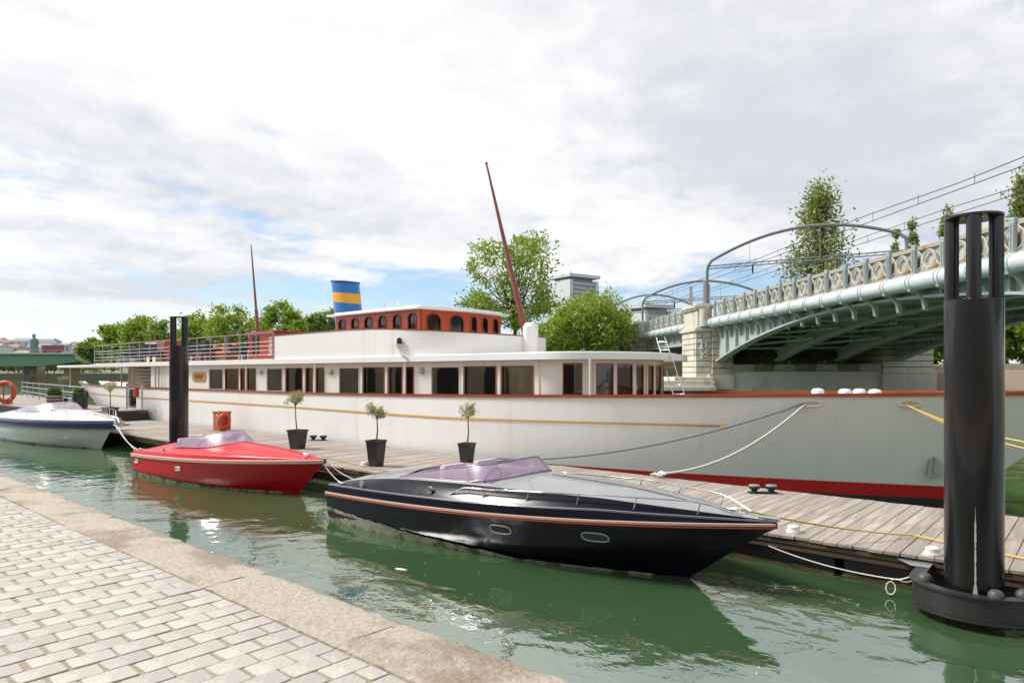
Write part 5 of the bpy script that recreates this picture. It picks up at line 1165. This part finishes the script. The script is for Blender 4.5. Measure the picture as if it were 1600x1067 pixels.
def nearpier(T, nm):
    pylon(T, T + 4.2, 20.45, 21.95, 2.5, 6.1, 7, 1, M_stone); mb = MB(); obox(mb, T - 0.12, T + 4.2, 20.2, 22.0, 1.3, 2.5); mb.build('inscription_block', M_stonew, br)
    pylon(T + 0.3, T + 3.6, 19.35, 20.44, 2.2, 5.9, 8, 1, M_stonew)
    mb = MB()
    for i, (e, z0, z1) in enumerate(((0.10, 5.9, 6.0), (0.28, 6.0, 6.18), (0.16, 6.18, 6.3), (0.0, 6.3, 7.75), (0.16, 7.75, 7.9), (0.26, 7.9, 8.06), (0.10, 8.06, 8.2))): obox(mb, T + 0.25 - e, T + 3.5 + e, 19.45 - e, 20.5 + e * 0.5, z0, z1)
    mb.build('pylon_cap', M_stonew, br)
    mb = MB(); c = BP(T + 0.25, 19.95, 7.0); mb.tube([c + Vector((0, 0, -0.66)), c + Vector((0, 0, 0.72))], 0.45, 20); mb.build('pylon_drum', M_stonew, br, smooth=50)
    # carved relief on the pylon face
    mb = MB(); rr = random.Random(4)
    for i in range(26):
        t_ = i / 25; a = rr.uniform(0, 6.28); p = BP(T + 0.22, 19.9 + rr.uniform(-0.28, 0.28) * (1 - 0.5 * t_), 5.6 - 1.7 * t_, 0.35); mb.tube([p, p + Vector((0.14 * math.cos(a), 0, 0.16 * math.sin(a) - 0.05)), p + Vector((0.2 * math.cos(a), 0, 0.2 * math.sin(a) - 0.16))], [0.06, 0.085, 0.03], 6)
    mb.build('carved_relief', M_stonew, br, smooth=70)
    mb = MB()
    for i, (e, z0, z1) in enumerate(((3.6, -1, 1.55), (2.7, 1.55, 2.0), (1.1, 2.0, 2.3))): obox(mb, T - 0.9 + i * 0.3, T + 4.4, 18.7 - e, 20.46, z0, z1)
    mb.build('stepped_base', M_stonew, br, bevel=0.05)
nearpier(53.0, 'a')
# lettered carving on the two panel blocks (worn, unreadable strokes)
def carving(T, w0, w1, z0, z1):
    mb = MB(); rr = random.Random(9); n = 7
    for i in range(n):
        w = w0 + (w1 - w0) * (i + 0.5) / n
        for a, b in ((-0.08, 0), (0.08, 0), (0, 0.5 * (i % 2)), (0, -0.5 * ((i + 1) % 2))):
            if b == 0: mb.bar(BP(T, w + a, z0 + 0.2, .35), BP(T, w + a + rr.uniform(-.05, .05), z1 - 0.2, .35), 0.04, 0.04)
            else: mb.bar(BP(T, w - 0.1, (z0 + z1) / 2 + b * 0.8, .35), BP(T, w + 0.1, (z0 + z1) / 2 + b * 0.8, .35), 0.05, 0.05)
    mb.build('carved_letters', M_stonew, br)
carving(52.885, 20.5, 21.9, 1.35, 2.45)
pylon(53.0, 57.2, 32.1, 35.3, 2.6, 6.25, 8, 2, M_stonew); mb = MB(); obox(mb, 52.85, 57.2, 32.0, 35.4, -1, 2.6); mb.build('inscription_block', M_stonew, br); carving(52.86, 32.4, 35.0, 1.4, 2.4)
mb = MB(); obox(mb, 53.15, 57.0, 21.95, 32.05, -1, 2.75); mb.build('pier_wall', mat('rendered_wall', (0.66, 0.63, 0.57), 0.85, var=0.12, vs_=0.6, c2=(0.40, 0.36, 0.29), c2s=0.5, c2t=(0.5, 0.75)), br)
for i in range(7):
    a = 21.97 + 10.06 * i / 7; mb = MB(); obox(mb, 52.98, 57.0, a, a + 10.06 / 7 - 0.015, 2.755, 3.3); mb.build('coping_block', M_stoned if i % 2 else M_stone, br)
mb = MB(); obox(mb, 56.9, 57.4, 21.9, 33.3, 3.3, 6.42); mb.build('end_wall', M_stoned, br)
mb = MB(); obox(mb, 66.0, 70.0, 19.5, 33.3, -1, 4.0); mb.build('abutment_wall', M_tan, br)
nearpier(71.5, 'b')
# wall plants
L_weed = leafmat('weed_leaf', (0.06, 0.15, 0.015), (0.16, 0.28, 0.03), 0.4)
for i, (w, s, lab) in enumerate(((24.6, 0.55, 'small bright weed tuft on the pier wall, leftmost under the arch'), (25.9, 0.45, 'small bright weed tuft on the pier wall, second from the left'), (28.0, 0.45, 'small bright weed tuft on the pier wall, third under the arch'), (29.1, 0.55, 'small bright weed tuft on the pier wall, rightmost under the arch'))):
    rng = np.random.default_rng(i + 40); c = BP(53.3, w, 3.35, 0.35); t = thing('wall_weed', lab, 'plant', tuple(c), 'weeds on the pier wall')
    pts = rng.normal(size=(160, 3)) * np.array([s * 0.8, s * 0.6, s * 0.32]) + np.array(c); pts[:, 2] = np.maximum(pts[:, 2], c.z + 0.02); v, f = leaf_cloud(pts, 0.14, rng, 0.5, 0.3); np_mesh('foliage', v, f, L_weed, t)
    MB().tube([c + Vector((0, 0, -0.05)), c + Vector((0.02, 0, 0.25))], [0.03, 0.01], 5).build('stem', M_bark, t)
# --- catenary frames and wires
def frame(T, zl, zp, zr_, wf, sk, lab, r=0.125):
    t = thing('catenary_frame', lab, 'catenary frame', tuple(BP(T, 20.9, 8.2)), 'overhead line frames on the bridge'); w0 = 20.6
    def Q(w, z): return BP(T, w, z, sk)
    pts = [Q(w0, 7.3), Q(w0, zl - 0.5), Q(w0 + 0.06, zl - 0.1), Q(w0 + 0.3, zl + 0.3)]; n = 18
    for i in range(1, n + 1):
        k = i / n; w = w0 + 0.3 + (wf - w0 - 0.3) * k; z = zl + 0.3 + (zr_ - zl - 0.3) * k + (zp - (zl + zr_) / 2) * (1 - (2 * k - 1) ** 2); pts.append(Q(w, z))
    pts += [Q(wf + 0.35, zr_ - 0.35), Q(wf + 0.4, zr_ - 0.9), Q(wf + 0.4, 7.0)]
    MB().tube(pts, r, 10).build('arch_tube', M_cat, t, smooth=60)
    for dz in (0, 0.22): MB().tube([Q(w0, zl - 0.35 + dz), Q(wf + 0.4, zl - 0.05 + dz)], 0.05, 6).build('truss_bar', M_cat, t, smooth=60)
    mb = MB()
    for i in range(24): k = i / 24; mb.tube([Q(w0 + (wf - w0) * k, zl - 0.35 + 0.3 * k), Q(w0 + (wf - w0) * (k + 1 / 48), zl - 0.13 + 0.3 * k)], 0.02, 4)
    mb.build('truss_lacing', M_galv, t)
    for w in (23.5, 28.0):
        k = (w - w0) / (wf - w0); zt = zl + 0.3 + (zr_ - zl - 0.3) * k + (zp - (zl + zr_) / 2) * (1 - (2 * k - 1) ** 2)
        MB().tube([Q(w, zt), Q(w, zl - 0.3)], 0.02, 5).build('hanger', M_galv, t); MB().tube([Q(w + 0.2, zl - 0.3), Q(w + 0.2, zl - 0.9)], 0.07, 8).build('insulator', M_rubber, t, smooth=60); MB().tube([Q(w - 0.8, zl - 0.75), Q(w + 0.2, zl - 0.55)], 0.035, 6).build('registration_arm', M_galv, t, smooth=60)
    return t
frame(54.6, 11.5, 13.8, 12.9, 32.7, 0.55, 'large arched steel overhead line frame standing on the nearer bridge pier')
frame(74.0, 10.6, 12.3, 11.2, 31.0, 0.5, 'arched overhead line frame behind, left of the nearer bridge pier', 0.12)
frame(93.0, 11.0, 13.0, 11.6, 31.0, 0.5, 'farthest arched overhead line frame above the second span', 0.12)
for dw, dt, h in ((-1.2, 1.0, 1.6), (-0.2, -0.2, 2.1), (0.25, 0.2, 1.9)): 
    pass
t = thing('signal_cabinet', 'small grey posts standing on top of the nearer bridge pylon', 'post', tuple(BP(54.2, 19.8, 8.2)))
for dw, h in ((19.25, 1.5), (20.4, 2.0), (20.75, 1.7)): MB().box(tuple(BP(54.6, dw, 8.2 + h / 2)), (0.22, 0.22, h), 0.7).build('post', M_galv, t)
for w, z, lab in ((23.5, 11.2, 'nearer contact wire over the bridge'), (23.5, 11.75, 'nearer messenger wire over the bridge'), (28.0, 11.55, 'farther contact wire over the bridge'), (28.0, 12.1, 'farther messenger wire over the bridge')):
    pts = [BP(100 - 7 * i, w, z - (0.25 * math.sin(math.pi * ((100 - 7 * i) % 20) / 20) if 'messenger' in lab else 0)) for i in range(17)]
    tag(MB().tube(pts, 0.022, 5).build('overhead_wire', M_rubber, smooth=60), lab + ', dark line in the sky', 'wire', 'overhead wires')
    if 'contact' in lab:
        o_ = MB()
        for i in range(28): o_.tube([BP(90 - 3.8 * i, w + 0.03, z + 0.02), BP(90 - 3.8 * i, w + 0.03, z + 0.5)], 0.012, 4)
        tag(o_.build('dropper_wires', M_rubber), 'short vertical droppers along the ' + ('nearer' if w < 25 else 'farther') + ' overhead wires', 'wire', 'overhead wires')
# ------------------------------------------------------------------ trees
M_trunk = mat('tree_bark', (0.10, 0.08, 0.06), 0.95, var=0.35, vs_=3, bump=0.5, bs=6)
L_a = leafmat('leaf_spring', (0.17, 0.27, 0.02), (0.38, 0.48, 0.04), 0.5)
L_b = leafmat('leaf_dark', (0.12, 0.20, 0.025), (0.29, 0.38, 0.05), 0.48)
L_c = leafmat('leaf_bright', (0.17, 0.28, 0.015), (0.38, 0.49, 0.035), 0.5)
L_p = leafmat('leaf_poplar', (0.16, 0.21, 0.05), (0.36, 0.41, 0.12), 0.48)
def tree(name, label, base, h, rx, z0, lm, seed, ncl=60, per=90, leaf=0.3, shape='round', group=None, spread=0.16, asp=0.5, up=0.0, cat='tree'):
    q = random.Random(seed); rng = np.random.default_rng(seed); base = Vector(base); t = thing(name, label, cat, tuple(base), group)
    ch = h - z0; cz = base.z + z0 + ch / 2; mb = MB(); tips = []
    trunk_top = base + Vector((rx * 0.05, 0, z0 + ch * (0.9 if shape == 'poplar' else 0.45)))
    r0 = 0.018 * h + 0.05; npt = 6; sp = [base.lerp(trunk_top, i / npt) + Vector((q.uniform(-1, 1), q.uniform(-1, 1), 0)) * (0.012 * h if 0 < i < npt else 0) for i in range(npt + 1)]
    mb.tube(sp, [r0 * (1 - 0.75 * i / npt) for i in range(npt + 1)], 7)
    cl = []
    while len(cl) < ncl:
        if shape == 'poplar':
            k = q.random() ** 0.9; rad = rx * (0.35 + 0.65 * math.sin(math.pi * min(1, 0.12 + k * 0.88)) ** 0.8) * (1 - 0.72 * k ** 1.3); a = q.uniform(0, 6.28); rr = rad * q.uniform(0.25, 1.0); p = Vector((base.x + rr * math.cos(a), base.y + rr * math.sin(a), base.z + z0 + ch * k))
        else:
            d = Vector((q.gauss(0, 1), q.gauss(0, 1), q.gauss(0, 1))).normalized(); k = q.uniform(0.45, 1.0) ** 0.6; lob = 1 + 0.18 * math.sin(3 * math.atan2(d.y, d.x) + seed) + 0.12 * math.sin(5 * d.z + seed * 2)
            p = Vector((base.x + d.x * rx * k * lob, base.y + d.y * rx * k * lob, cz + d.z * ch / 2 * k * (0.9 if d.z < 0 else 1.0)))
        cl.append(p)
    for p in cl:
        kk = q.uniform(0.45, 0.98) if shape != 'poplar' else min(0.97, max(0.15, (p.z - base.z - 0.25 * ch * 0.3) / (trunk_top.z - base.z) * 0.8))
        s = base.lerp(trunk_top, kk)
        m_ = s.lerp(p, 0.5) + Vector((0, 0, -0.06 * (p - s).length if shape != 'poplar' else -0.1)); mb.tube([s, m_, p], [r0 * 0.22, r0 * 0.13, r0 * 0.04], 5, caps=False)
    mb.build('trunk', M_trunk, t, smooth=60)
    P_ = []
    for p in cl:
        n = int(per * q.uniform(0.55, 1.35)); sg = rx * spread * q.uniform(0.7, 1.3); a = rng.normal(size=(n, 3)) * np.array([sg, sg, sg * (0.75 if shape != 'poplar' else 1.3)]); 
        if shape == 'willow': a[:, 2] -= np.abs(rng.normal(size=n)) * sg * 0.9
        P_.append(a + np.array(p))
    pts = np.concatenate(P_); v, f = leaf_cloud(pts, leaf, rng, asp, up); np_mesh('crown', v, f, lm, t); return t
def rooted(u, vt, f, gz=3.4):
    b = P(u, 583, f); top = 2.6 + (583 - vt) / FPX * f; return (b.x, b.y, gz), top - gz
def bytree(name, label, u, vt, f, wpx, lm, seed, z0f=0.3, **k):
    gz = k.pop('gz', 3.4); b, h = rooted(u, vt, f, gz); return tree(name, label, b, h, wpx / 2 / FPX * f, h * z0f, lm, seed, **k)
bytree('deciduous_tree', 'large airy green tree behind the raked foremast of the yacht', 803, 366, 82, 142, L_a, 21, 0.24, ncl=95, per=80, leaf=0.23, spread=0.115)
bytree('deciduous_tree', 'low leafy tree left of the large tree, behind the wheelhouse roof', 752, 452, 88, 66, L_b, 22, 0.3, ncl=30, per=100, leaf=0.24)
bytree('willow_tree', 'full bright green tree right of the foremast, in front of the tower block', 930, 455, 72, 118, L_a, 23, 0.16, ncl=95, per=150, leaf=0.26, shape='willow', asp=0.28, up=-0.4, spread=0.15)
bytree('willow_tree', 'low yellow green bush just right of the white mast foot', 868, 494, 70, 70, L_c, 24, 0.15, ncl=50, per=120, leaf=0.24, shape='willow', asp=0.3, up=-0.3)
bytree('leafy_bush', 'dark low bush behind the yacht roof at the bridge pier', 985, 500, 76, 50, L_b, 30, 0.1, ncl=26, per=80, leaf=0.22)
bytree('poplar_tree', 'tall poplar rising behind the bridge and the arched frame', 1281, 297, 92, 150, L_p, 25, 0.12, ncl=150, per=80, leaf=0.25, shape='poplar', spread=0.13)
bytree('poplar_tree', 'small poplar top beside the right end of the arched frame', 1427, 346, 120, 34, L_p, 26, 0.3, ncl=40, per=70, leaf=0.3, shape='poplar')
bytree('poplar_tree', 'narrow poplar tip at the left of the slotted pile head', 1399, 362, 130, 26, L_p, 31, 0.3, ncl=30, per=60, leaf=0.3, shape='poplar')
bytree('poplar_tree', 'poplar tip just left of the right pile', 1478, 328, 105, 44, L_p, 27, 0.3, ncl=46, per=70, leaf=0.28, shape='poplar')
bytree('poplar_tree', 'tall poplar at the right edge above the bridge railing', 1600, 282, 88, 80, L_p, 28, 0.2, ncl=90, per=80, leaf=0.28, shape='poplar')
for i, (u, vt, f, w, lm, lab) in enumerate(((1462, 492, 66, 60, L_b, 'leafy tree under the bridge beside the far stone pylon'), (1545, 470, 68, 80, L_a, 'leafy tree hidden behind the right pile under the bridge'), (1600, 462, 64, 90, L_a, 'leafy tree at the right edge under the bridge'), (1680, 455, 66, 110, L_b, 'leafy tree beyond the right edge under the bridge'))):
    bytree('deciduous_tree', lab, u, vt, f, w, lm, 50 + i, 0.06, ncl=80, per=110, leaf=0.24, gz=3.2)
left = [(178, 508, 218, 44, L_c, 'low bright tree at the left end of the island row'), (222, 497, 208, 58, L_a, 'round green tree left of the left pile'), (262, 505, 196, 50, L_b, 'darker tree directly behind the left pile'), (308, 492, 182, 60, L_a, 'green tree just right of the left pile'), (362, 478, 168, 74, L_a, 'tallest green tree left of the aft mast'), (398, 500, 158, 40, L_b, 'small tree behind the aft mast'), (440, 473, 140, 64, L_c, 'bright green tree right of the aft mast'), (474, 500, 134, 36, L_a, 'low tree between the aft mast and the funnel'), (507, 483, 126, 46, L_b, 'dark green round tree left of the funnel'), (560, 505, 120, 60, L_a, 'tree behind the funnel and the wheelhouse'), (640, 500, 108, 80, L_b, 'tree hidden behind the wheelhouse'), (145, 530, 232, 36, L_b, 'small tree at the island end beside the green bridge')]
for i, (u, vt, f, w, lm, lab) in enumerate(left): bytree('deciduous_tree', lab, u, vt, f, w, lm, 70 + i, 0.22, ncl=60, per=85, leaf=0.0026 * f, gz=4.5, spread=0.17)

# ------------------------------------------------------------------ far buildings
M_conc = mat('pale_concrete', (0.60, 0.61, 0.61), 0.7, var=0.06, vs_=0.1); M_glz = mat('far_glazing', (0.20, 0.23, 0.25), 0.25, var=0.12, vs_=0.3); M_spand = mat('spandrel', (0.43, 0.45, 0.46), 0.5, var=0.05)
def rot_box(mb, c, d, a, z0, z1): mb.box((c[0], c[1], (z0 + z1) / 2), (d[0], d[1], z1 - z0), a)
def tower(name, lab, u0, u1, vt, f, depth, ang, floors, base=2.5):
    c = P((u0 + u1) / 2, 583, f); wd = (u1 - u0) / FPX * f; zt = 2.6 + (583 - vt) / FPX * f; az_ = math.atan2(SA, CA) + ang; t = thing(name, lab, 'building', (c.x, c.y, base)); mb = MB(); ex = Vector((math.cos(az_), math.sin(az_), 0)); ey = Vector((-math.sin(az_), math.cos(az_), 0))
    w = wd * 0.80; top = zt - 3.2; rot_box(mb, c, (w, depth), az_, base, top); mb.build('core', M_glz, t); h = (top - base) / floors
    for i in range(floors): mb = MB(); rot_box(mb, c, (w + 0.5, depth + 0.5), az_, base + h * i, base + h * (i + 0.52)); mb.build('floor_band', M_spand, t)
    for sx in (-1, 1):
        mb = MB(); rot_box(mb, c + ex * sx * (w / 2 - 0.5), (2.0, depth + 1.0), az_, base, top + 0.2); mb.build('corner_pier', M_conc, t)
    mb = MB(); rot_box(mb, c, (w * 0.8, depth * 0.8), az_, top, top + 1.6); mb.build('roof_recess', M_glz, t); mb = MB(); rot_box(mb, c, (w + 2.4, depth + 2.4), az_, top + 1.6, zt); mb.build('roof_slab', M_conc, t)
    MB().tube([Vector((c.x, c.y, zt)), Vector((c.x, c.y, zt)) + ex * -2.5 + Vector((0, 0, 2.8))], 0.2, 5).build('antenna', M_galv, t)
tower('tower_block', 'tall pale grey tower block with flat roof behind the trees', 862, 931, 432, 360, 16, 0.62, 22)
tower('office_block', 'pale office block left of the bridge, behind the arched frames', 982, 1046, 478, 330, 14, 0.5, 9)
tower('office_block', 'blue grey block between the trees right of the aft mast', 398, 424, 497, 330, 12, 0.4, 10)
# hillside town
M_w1 = mat('far_cream_wall', (0.55, 0.50, 0.44), 0.8, var=0.1, objrand=0.15); M_w2 = mat('far_pink_wall', (0.50, 0.40, 0.35), 0.8, objrand=0.15); M_r1 = mat('far_zinc_roof', (0.24, 0.26, 0.29), 0.6, objrand=0.15); M_r2 = mat('far_tile_roof', (0.36, 0.20, 0.14), 0.8, objrand=0.15); M_wd = mat('far_window', (0.10, 0.11, 0.13), 0.3)
rh = random.Random(12)
def house(u, f, w, h, roofm, wallm, lab, grp):
    c = P(u, 583, f); b = hillz(c.x, c.y) - 1.5; az_ = math.atan2(SA, CA) + rh.uniform(-0.5, 0.5); t = thing('apartment_house', lab, 'building', (c.x, c.y, b), grp); d = w * 0.7; ex = Vector((math.cos(az_), math.sin(az_), 0)); ey = Vector((-math.sin(az_), math.cos(az_), 0)); C = Vector((c.x, c.y, 0))
    mb = MB(); rot_box(mb, c, (w, d), az_, b, b + h); mb.build('wall', wallm, t)
    mb = MB(); e = [C + ex * sx * (w / 2 + 0.4) + ey * sy * (d / 2 + 0.4) + Vector((0, 0, b + h)) for sx, sy in ((-1, -1), (1, -1), (1, 1), (-1, 1))] + [C + ex * sx * w * 0.32 + Vector((0, 0, b + h + w * 0.18)) for sx in (-1, 1)]; mb.add(e, [(0, 1, 5, 4), (2, 3, 4, 5), (1, 2, 5), (3, 0, 4), (3, 2, 1, 0)]); mb.build('roof', roofm, t)
    for i in range(3):
        for j in range(max(2, int(w / 5))): n = max(2, int(w / 5)); p = C + ex * (-w / 2 + w * (j + 0.5) / n) - ey * (d / 2 + 0.05); MB().box((p.x, p.y, b + h * (0.36 + 0.22 * i)), (1.6, 0.15, h * 0.13), az_).build('window', M_wd, t)
for i in range(34):
    f = rh.uniform(520, 820); u = -20 + 235 * ((i * 0.618) % 1); k = i % 3
    house(u, f, rh.uniform(12, 24), rh.uniform(8, 14), (M_r1, M_r2, M_r1)[k], (M_w1, M_w2, M_conc)[k], ('cream apartment house with grey zinc roof on the far hillside', 'pinkish house with red tiled roof on the far hillside', 'white apartment house with grey zinc roof on the far hillside')[k], ('cream houses on the hillside', 'pink houses on the hillside', 'white houses on the hillside')[k])
for i in range(16):
    f = rh.uniform(345, 470); u = -15 + 190 * ((i * 0.618 + 0.2) % 1); c = P(u, 583, f); b = hillz(c.x, c.y)
    tree('bank_tree', 'leafy tree on the far bank behind the green road bridge', (c.x, c.y, b - 0.5), rh.uniform(9, 14), rh.uniform(4.5, 7), 2, (L_b, L_a, L_c)[i % 3], 200 + i, ncl=26, per=45, leaf=0.9, group='trees on the far bank')
# ------------------------------------------------------------------ green road bridge upstream
M_gbr = mat('road_bridge_green', (0.16, 0.29, 0.20), 0.6, var=0.1, vs_=0.1); M_para = mat('parapet', (0.55, 0.56, 0.55), 0.7)
rb_ = thing('road_bridge', 'low green road bridge across the river at the far left', 'bridge', tuple(P(60, 583, 240)))
def cs(u, f, z): p = P(u, 583, f); return Vector((p.x, p.y, z))
fN, fB = 234.0, 246.0
def beam(u0, u1, z0, z1, name, m, fa=fN, fb_=fB, z0b=None, z1b=None):
    z0b = z0 if z0b is None else z0b; z1b = z1 if z1b is None else z1b
    ps = [cs(u0, fa, z0), cs(u1, fa, z0b), cs(u1, fb_, z0b), cs(u0, fb_, z0), cs(u0, fa, z1), cs(u1, fa, z1b), cs(u1, fb_, z1b), cs(u0, fb_, z1)]
    return MB().add(ps, [(3, 2, 1, 0), (4, 5, 6, 7), (0, 1, 5, 4), (1, 2, 6, 5), (2, 3, 7, 6), (3, 0, 4, 7)]).build(name, m, rb_)
beam(-160, 62, 5.0, 9.1, 'girder', M_gbr); beam(62, 118, 5.0, 9.1, 'girder', M_gbr, z0b=6.4); beam(-160, 118, 9.1, 9.6, 'deck_edge', M_para, 233.0, 247.0)
beam(-160, 118, 10.3, 10.45, 'hand_rail', M_galv, 233.2, 233.5); beam(118, 152, 7.4, 9.6, 'ramp', M_para, 233.0, 247.0, 4.6, 6.2)
beam(37, 57, -1, 5.0, 'pier', M_stoned, 236, 244); beam(-130, -110, -1, 5, 'pier', M_stoned, 236, 244); beam(100, 126, -1, 6.4, 'abutment', M_tan, 238, 262)
bus = thing('red_bus', 'small red bus crossing the green road bridge', 'bus', tuple(cs(83, 238, 9.6)))
def bpart(u0, u1, z0, z1, fa, fb_, name, m, par=bus, bev=0): ps = [cs(u0, fa, z0), cs(u1, fa, z0), cs(u1, fb_, z0), cs(u0, fb_, z0), cs(u0, fa, z1), cs(u1, fa, z1), cs(u1, fb_, z1), cs(u0, fb_, z1)]; return MB().add(ps, [(3, 2, 1, 0), (4, 5, 6, 7), (0, 1, 5, 4), (1, 2, 6, 5), (2, 3, 7, 6), (3, 0, 4, 7)]).build(name, m, par, bevel=bev)
M_bus = mat('bus_red', (0.30, 0.03, 0.05), 0.4); bd = bpart(65, 100, 9.95, 12.3, 236.5, 239, 'body', M_bus, bev=0.15)
for i in range(5): bpart(67 + 6.5 * i, 72.5 + 6.5 * i, 11.2, 12.0, 236.42, 236.49, 'window', M_wd)
for u in (71, 93):
    p = cs(u, 236.6, 10.05); MB().tube([p + Vector((SA * .15, -CA * .15, 0)), p - Vector((SA * .15, -CA * .15, 0))], 0.45, 12).build('wheel', M_rubber, bus, smooth=50)
# plain statue on the far point of the island
M_verd = mat('green_bronze', (0.13, 0.21, 0.20), 0.6, var=0.15, vs_=0.5)
p = cs(53, 252, 0); st_ = thing('statue', 'green bronze robed statue on a plinth behind the road bridge', 'statue', tuple(p)); MB().box((p.x, p.y, 4.5), (5, 5, 11), 0.5).build('plinth', M_stone, st_)
mb = MB(); mb.lathe((p.x, p.y, 10), [(1.5, 0), (1.45, 1.5), (1.25, 3.2), (1.4, 4.4), (1.1, 5.3), (0.45, 5.6), (0.42, 5.9), (0.62, 6.4), (0.55, 6.9), (0.0, 7.2)], 14, caps=False); mb.tube([(p.x + 1.0 * CA, p.y + 1.0 * SA, 15.0), (p.x + 1.5 * CA, p.y + 1.5 * SA, 13.6), (p.x + 0.9 * CA, p.y + 0.9 * SA, 12.6)], [0.45, 0.4, 0.3], 8); mb.build('figure', M_verd, st_, smooth=60)
# specks drifting on the water near the black boat
rs2 = random.Random(8); mb = MB()
for i in range(110):
    X = rs2.uniform(-15, -3.0); y = rs2.uniform(4.2, 6.9) - (0.6 if X > -6 else 0); s = rs2.choice((0.006, 0.008, 0.010, 0.012)) * (1.3 if X < -8 else 1); a = rs2.uniform(0, 3)
    pts = [(X + s * math.cos(a + k * 1.57) * (1.3 if k % 2 else 0.8), y + s * math.sin(a + k * 1.57) * (1.3 if k % 2 else 0.8), 0.006) for k in range(4)]; mb.add(pts, [(0, 1, 2, 3)])
tag(mb.build('floating_petals', mat('petal', (0.40, 0.40, 0.32), 0.8), kind='stuff', fix=False), 'tiny pale specks drifting on the green water', None, kind='stuff')
c = Vector((-7.05, 5.85, 0.008)); mb = MB(); mb.slab(c, ((1, 0.2, 0), (-0.2, 1, 0)), [(-0.09, -0.01), (-0.03, -0.035), (0.07, -0.02), (0.10, 0.015), (0.0, 0.03), (-0.06, 0.02)], 0.008); tag(mb.build('floating_leaf', mat('pale_leaf', (0.7, 0.72, 0.66), 0.6)), 'single pale leaf floating on the water below the black boat', 'leaf')
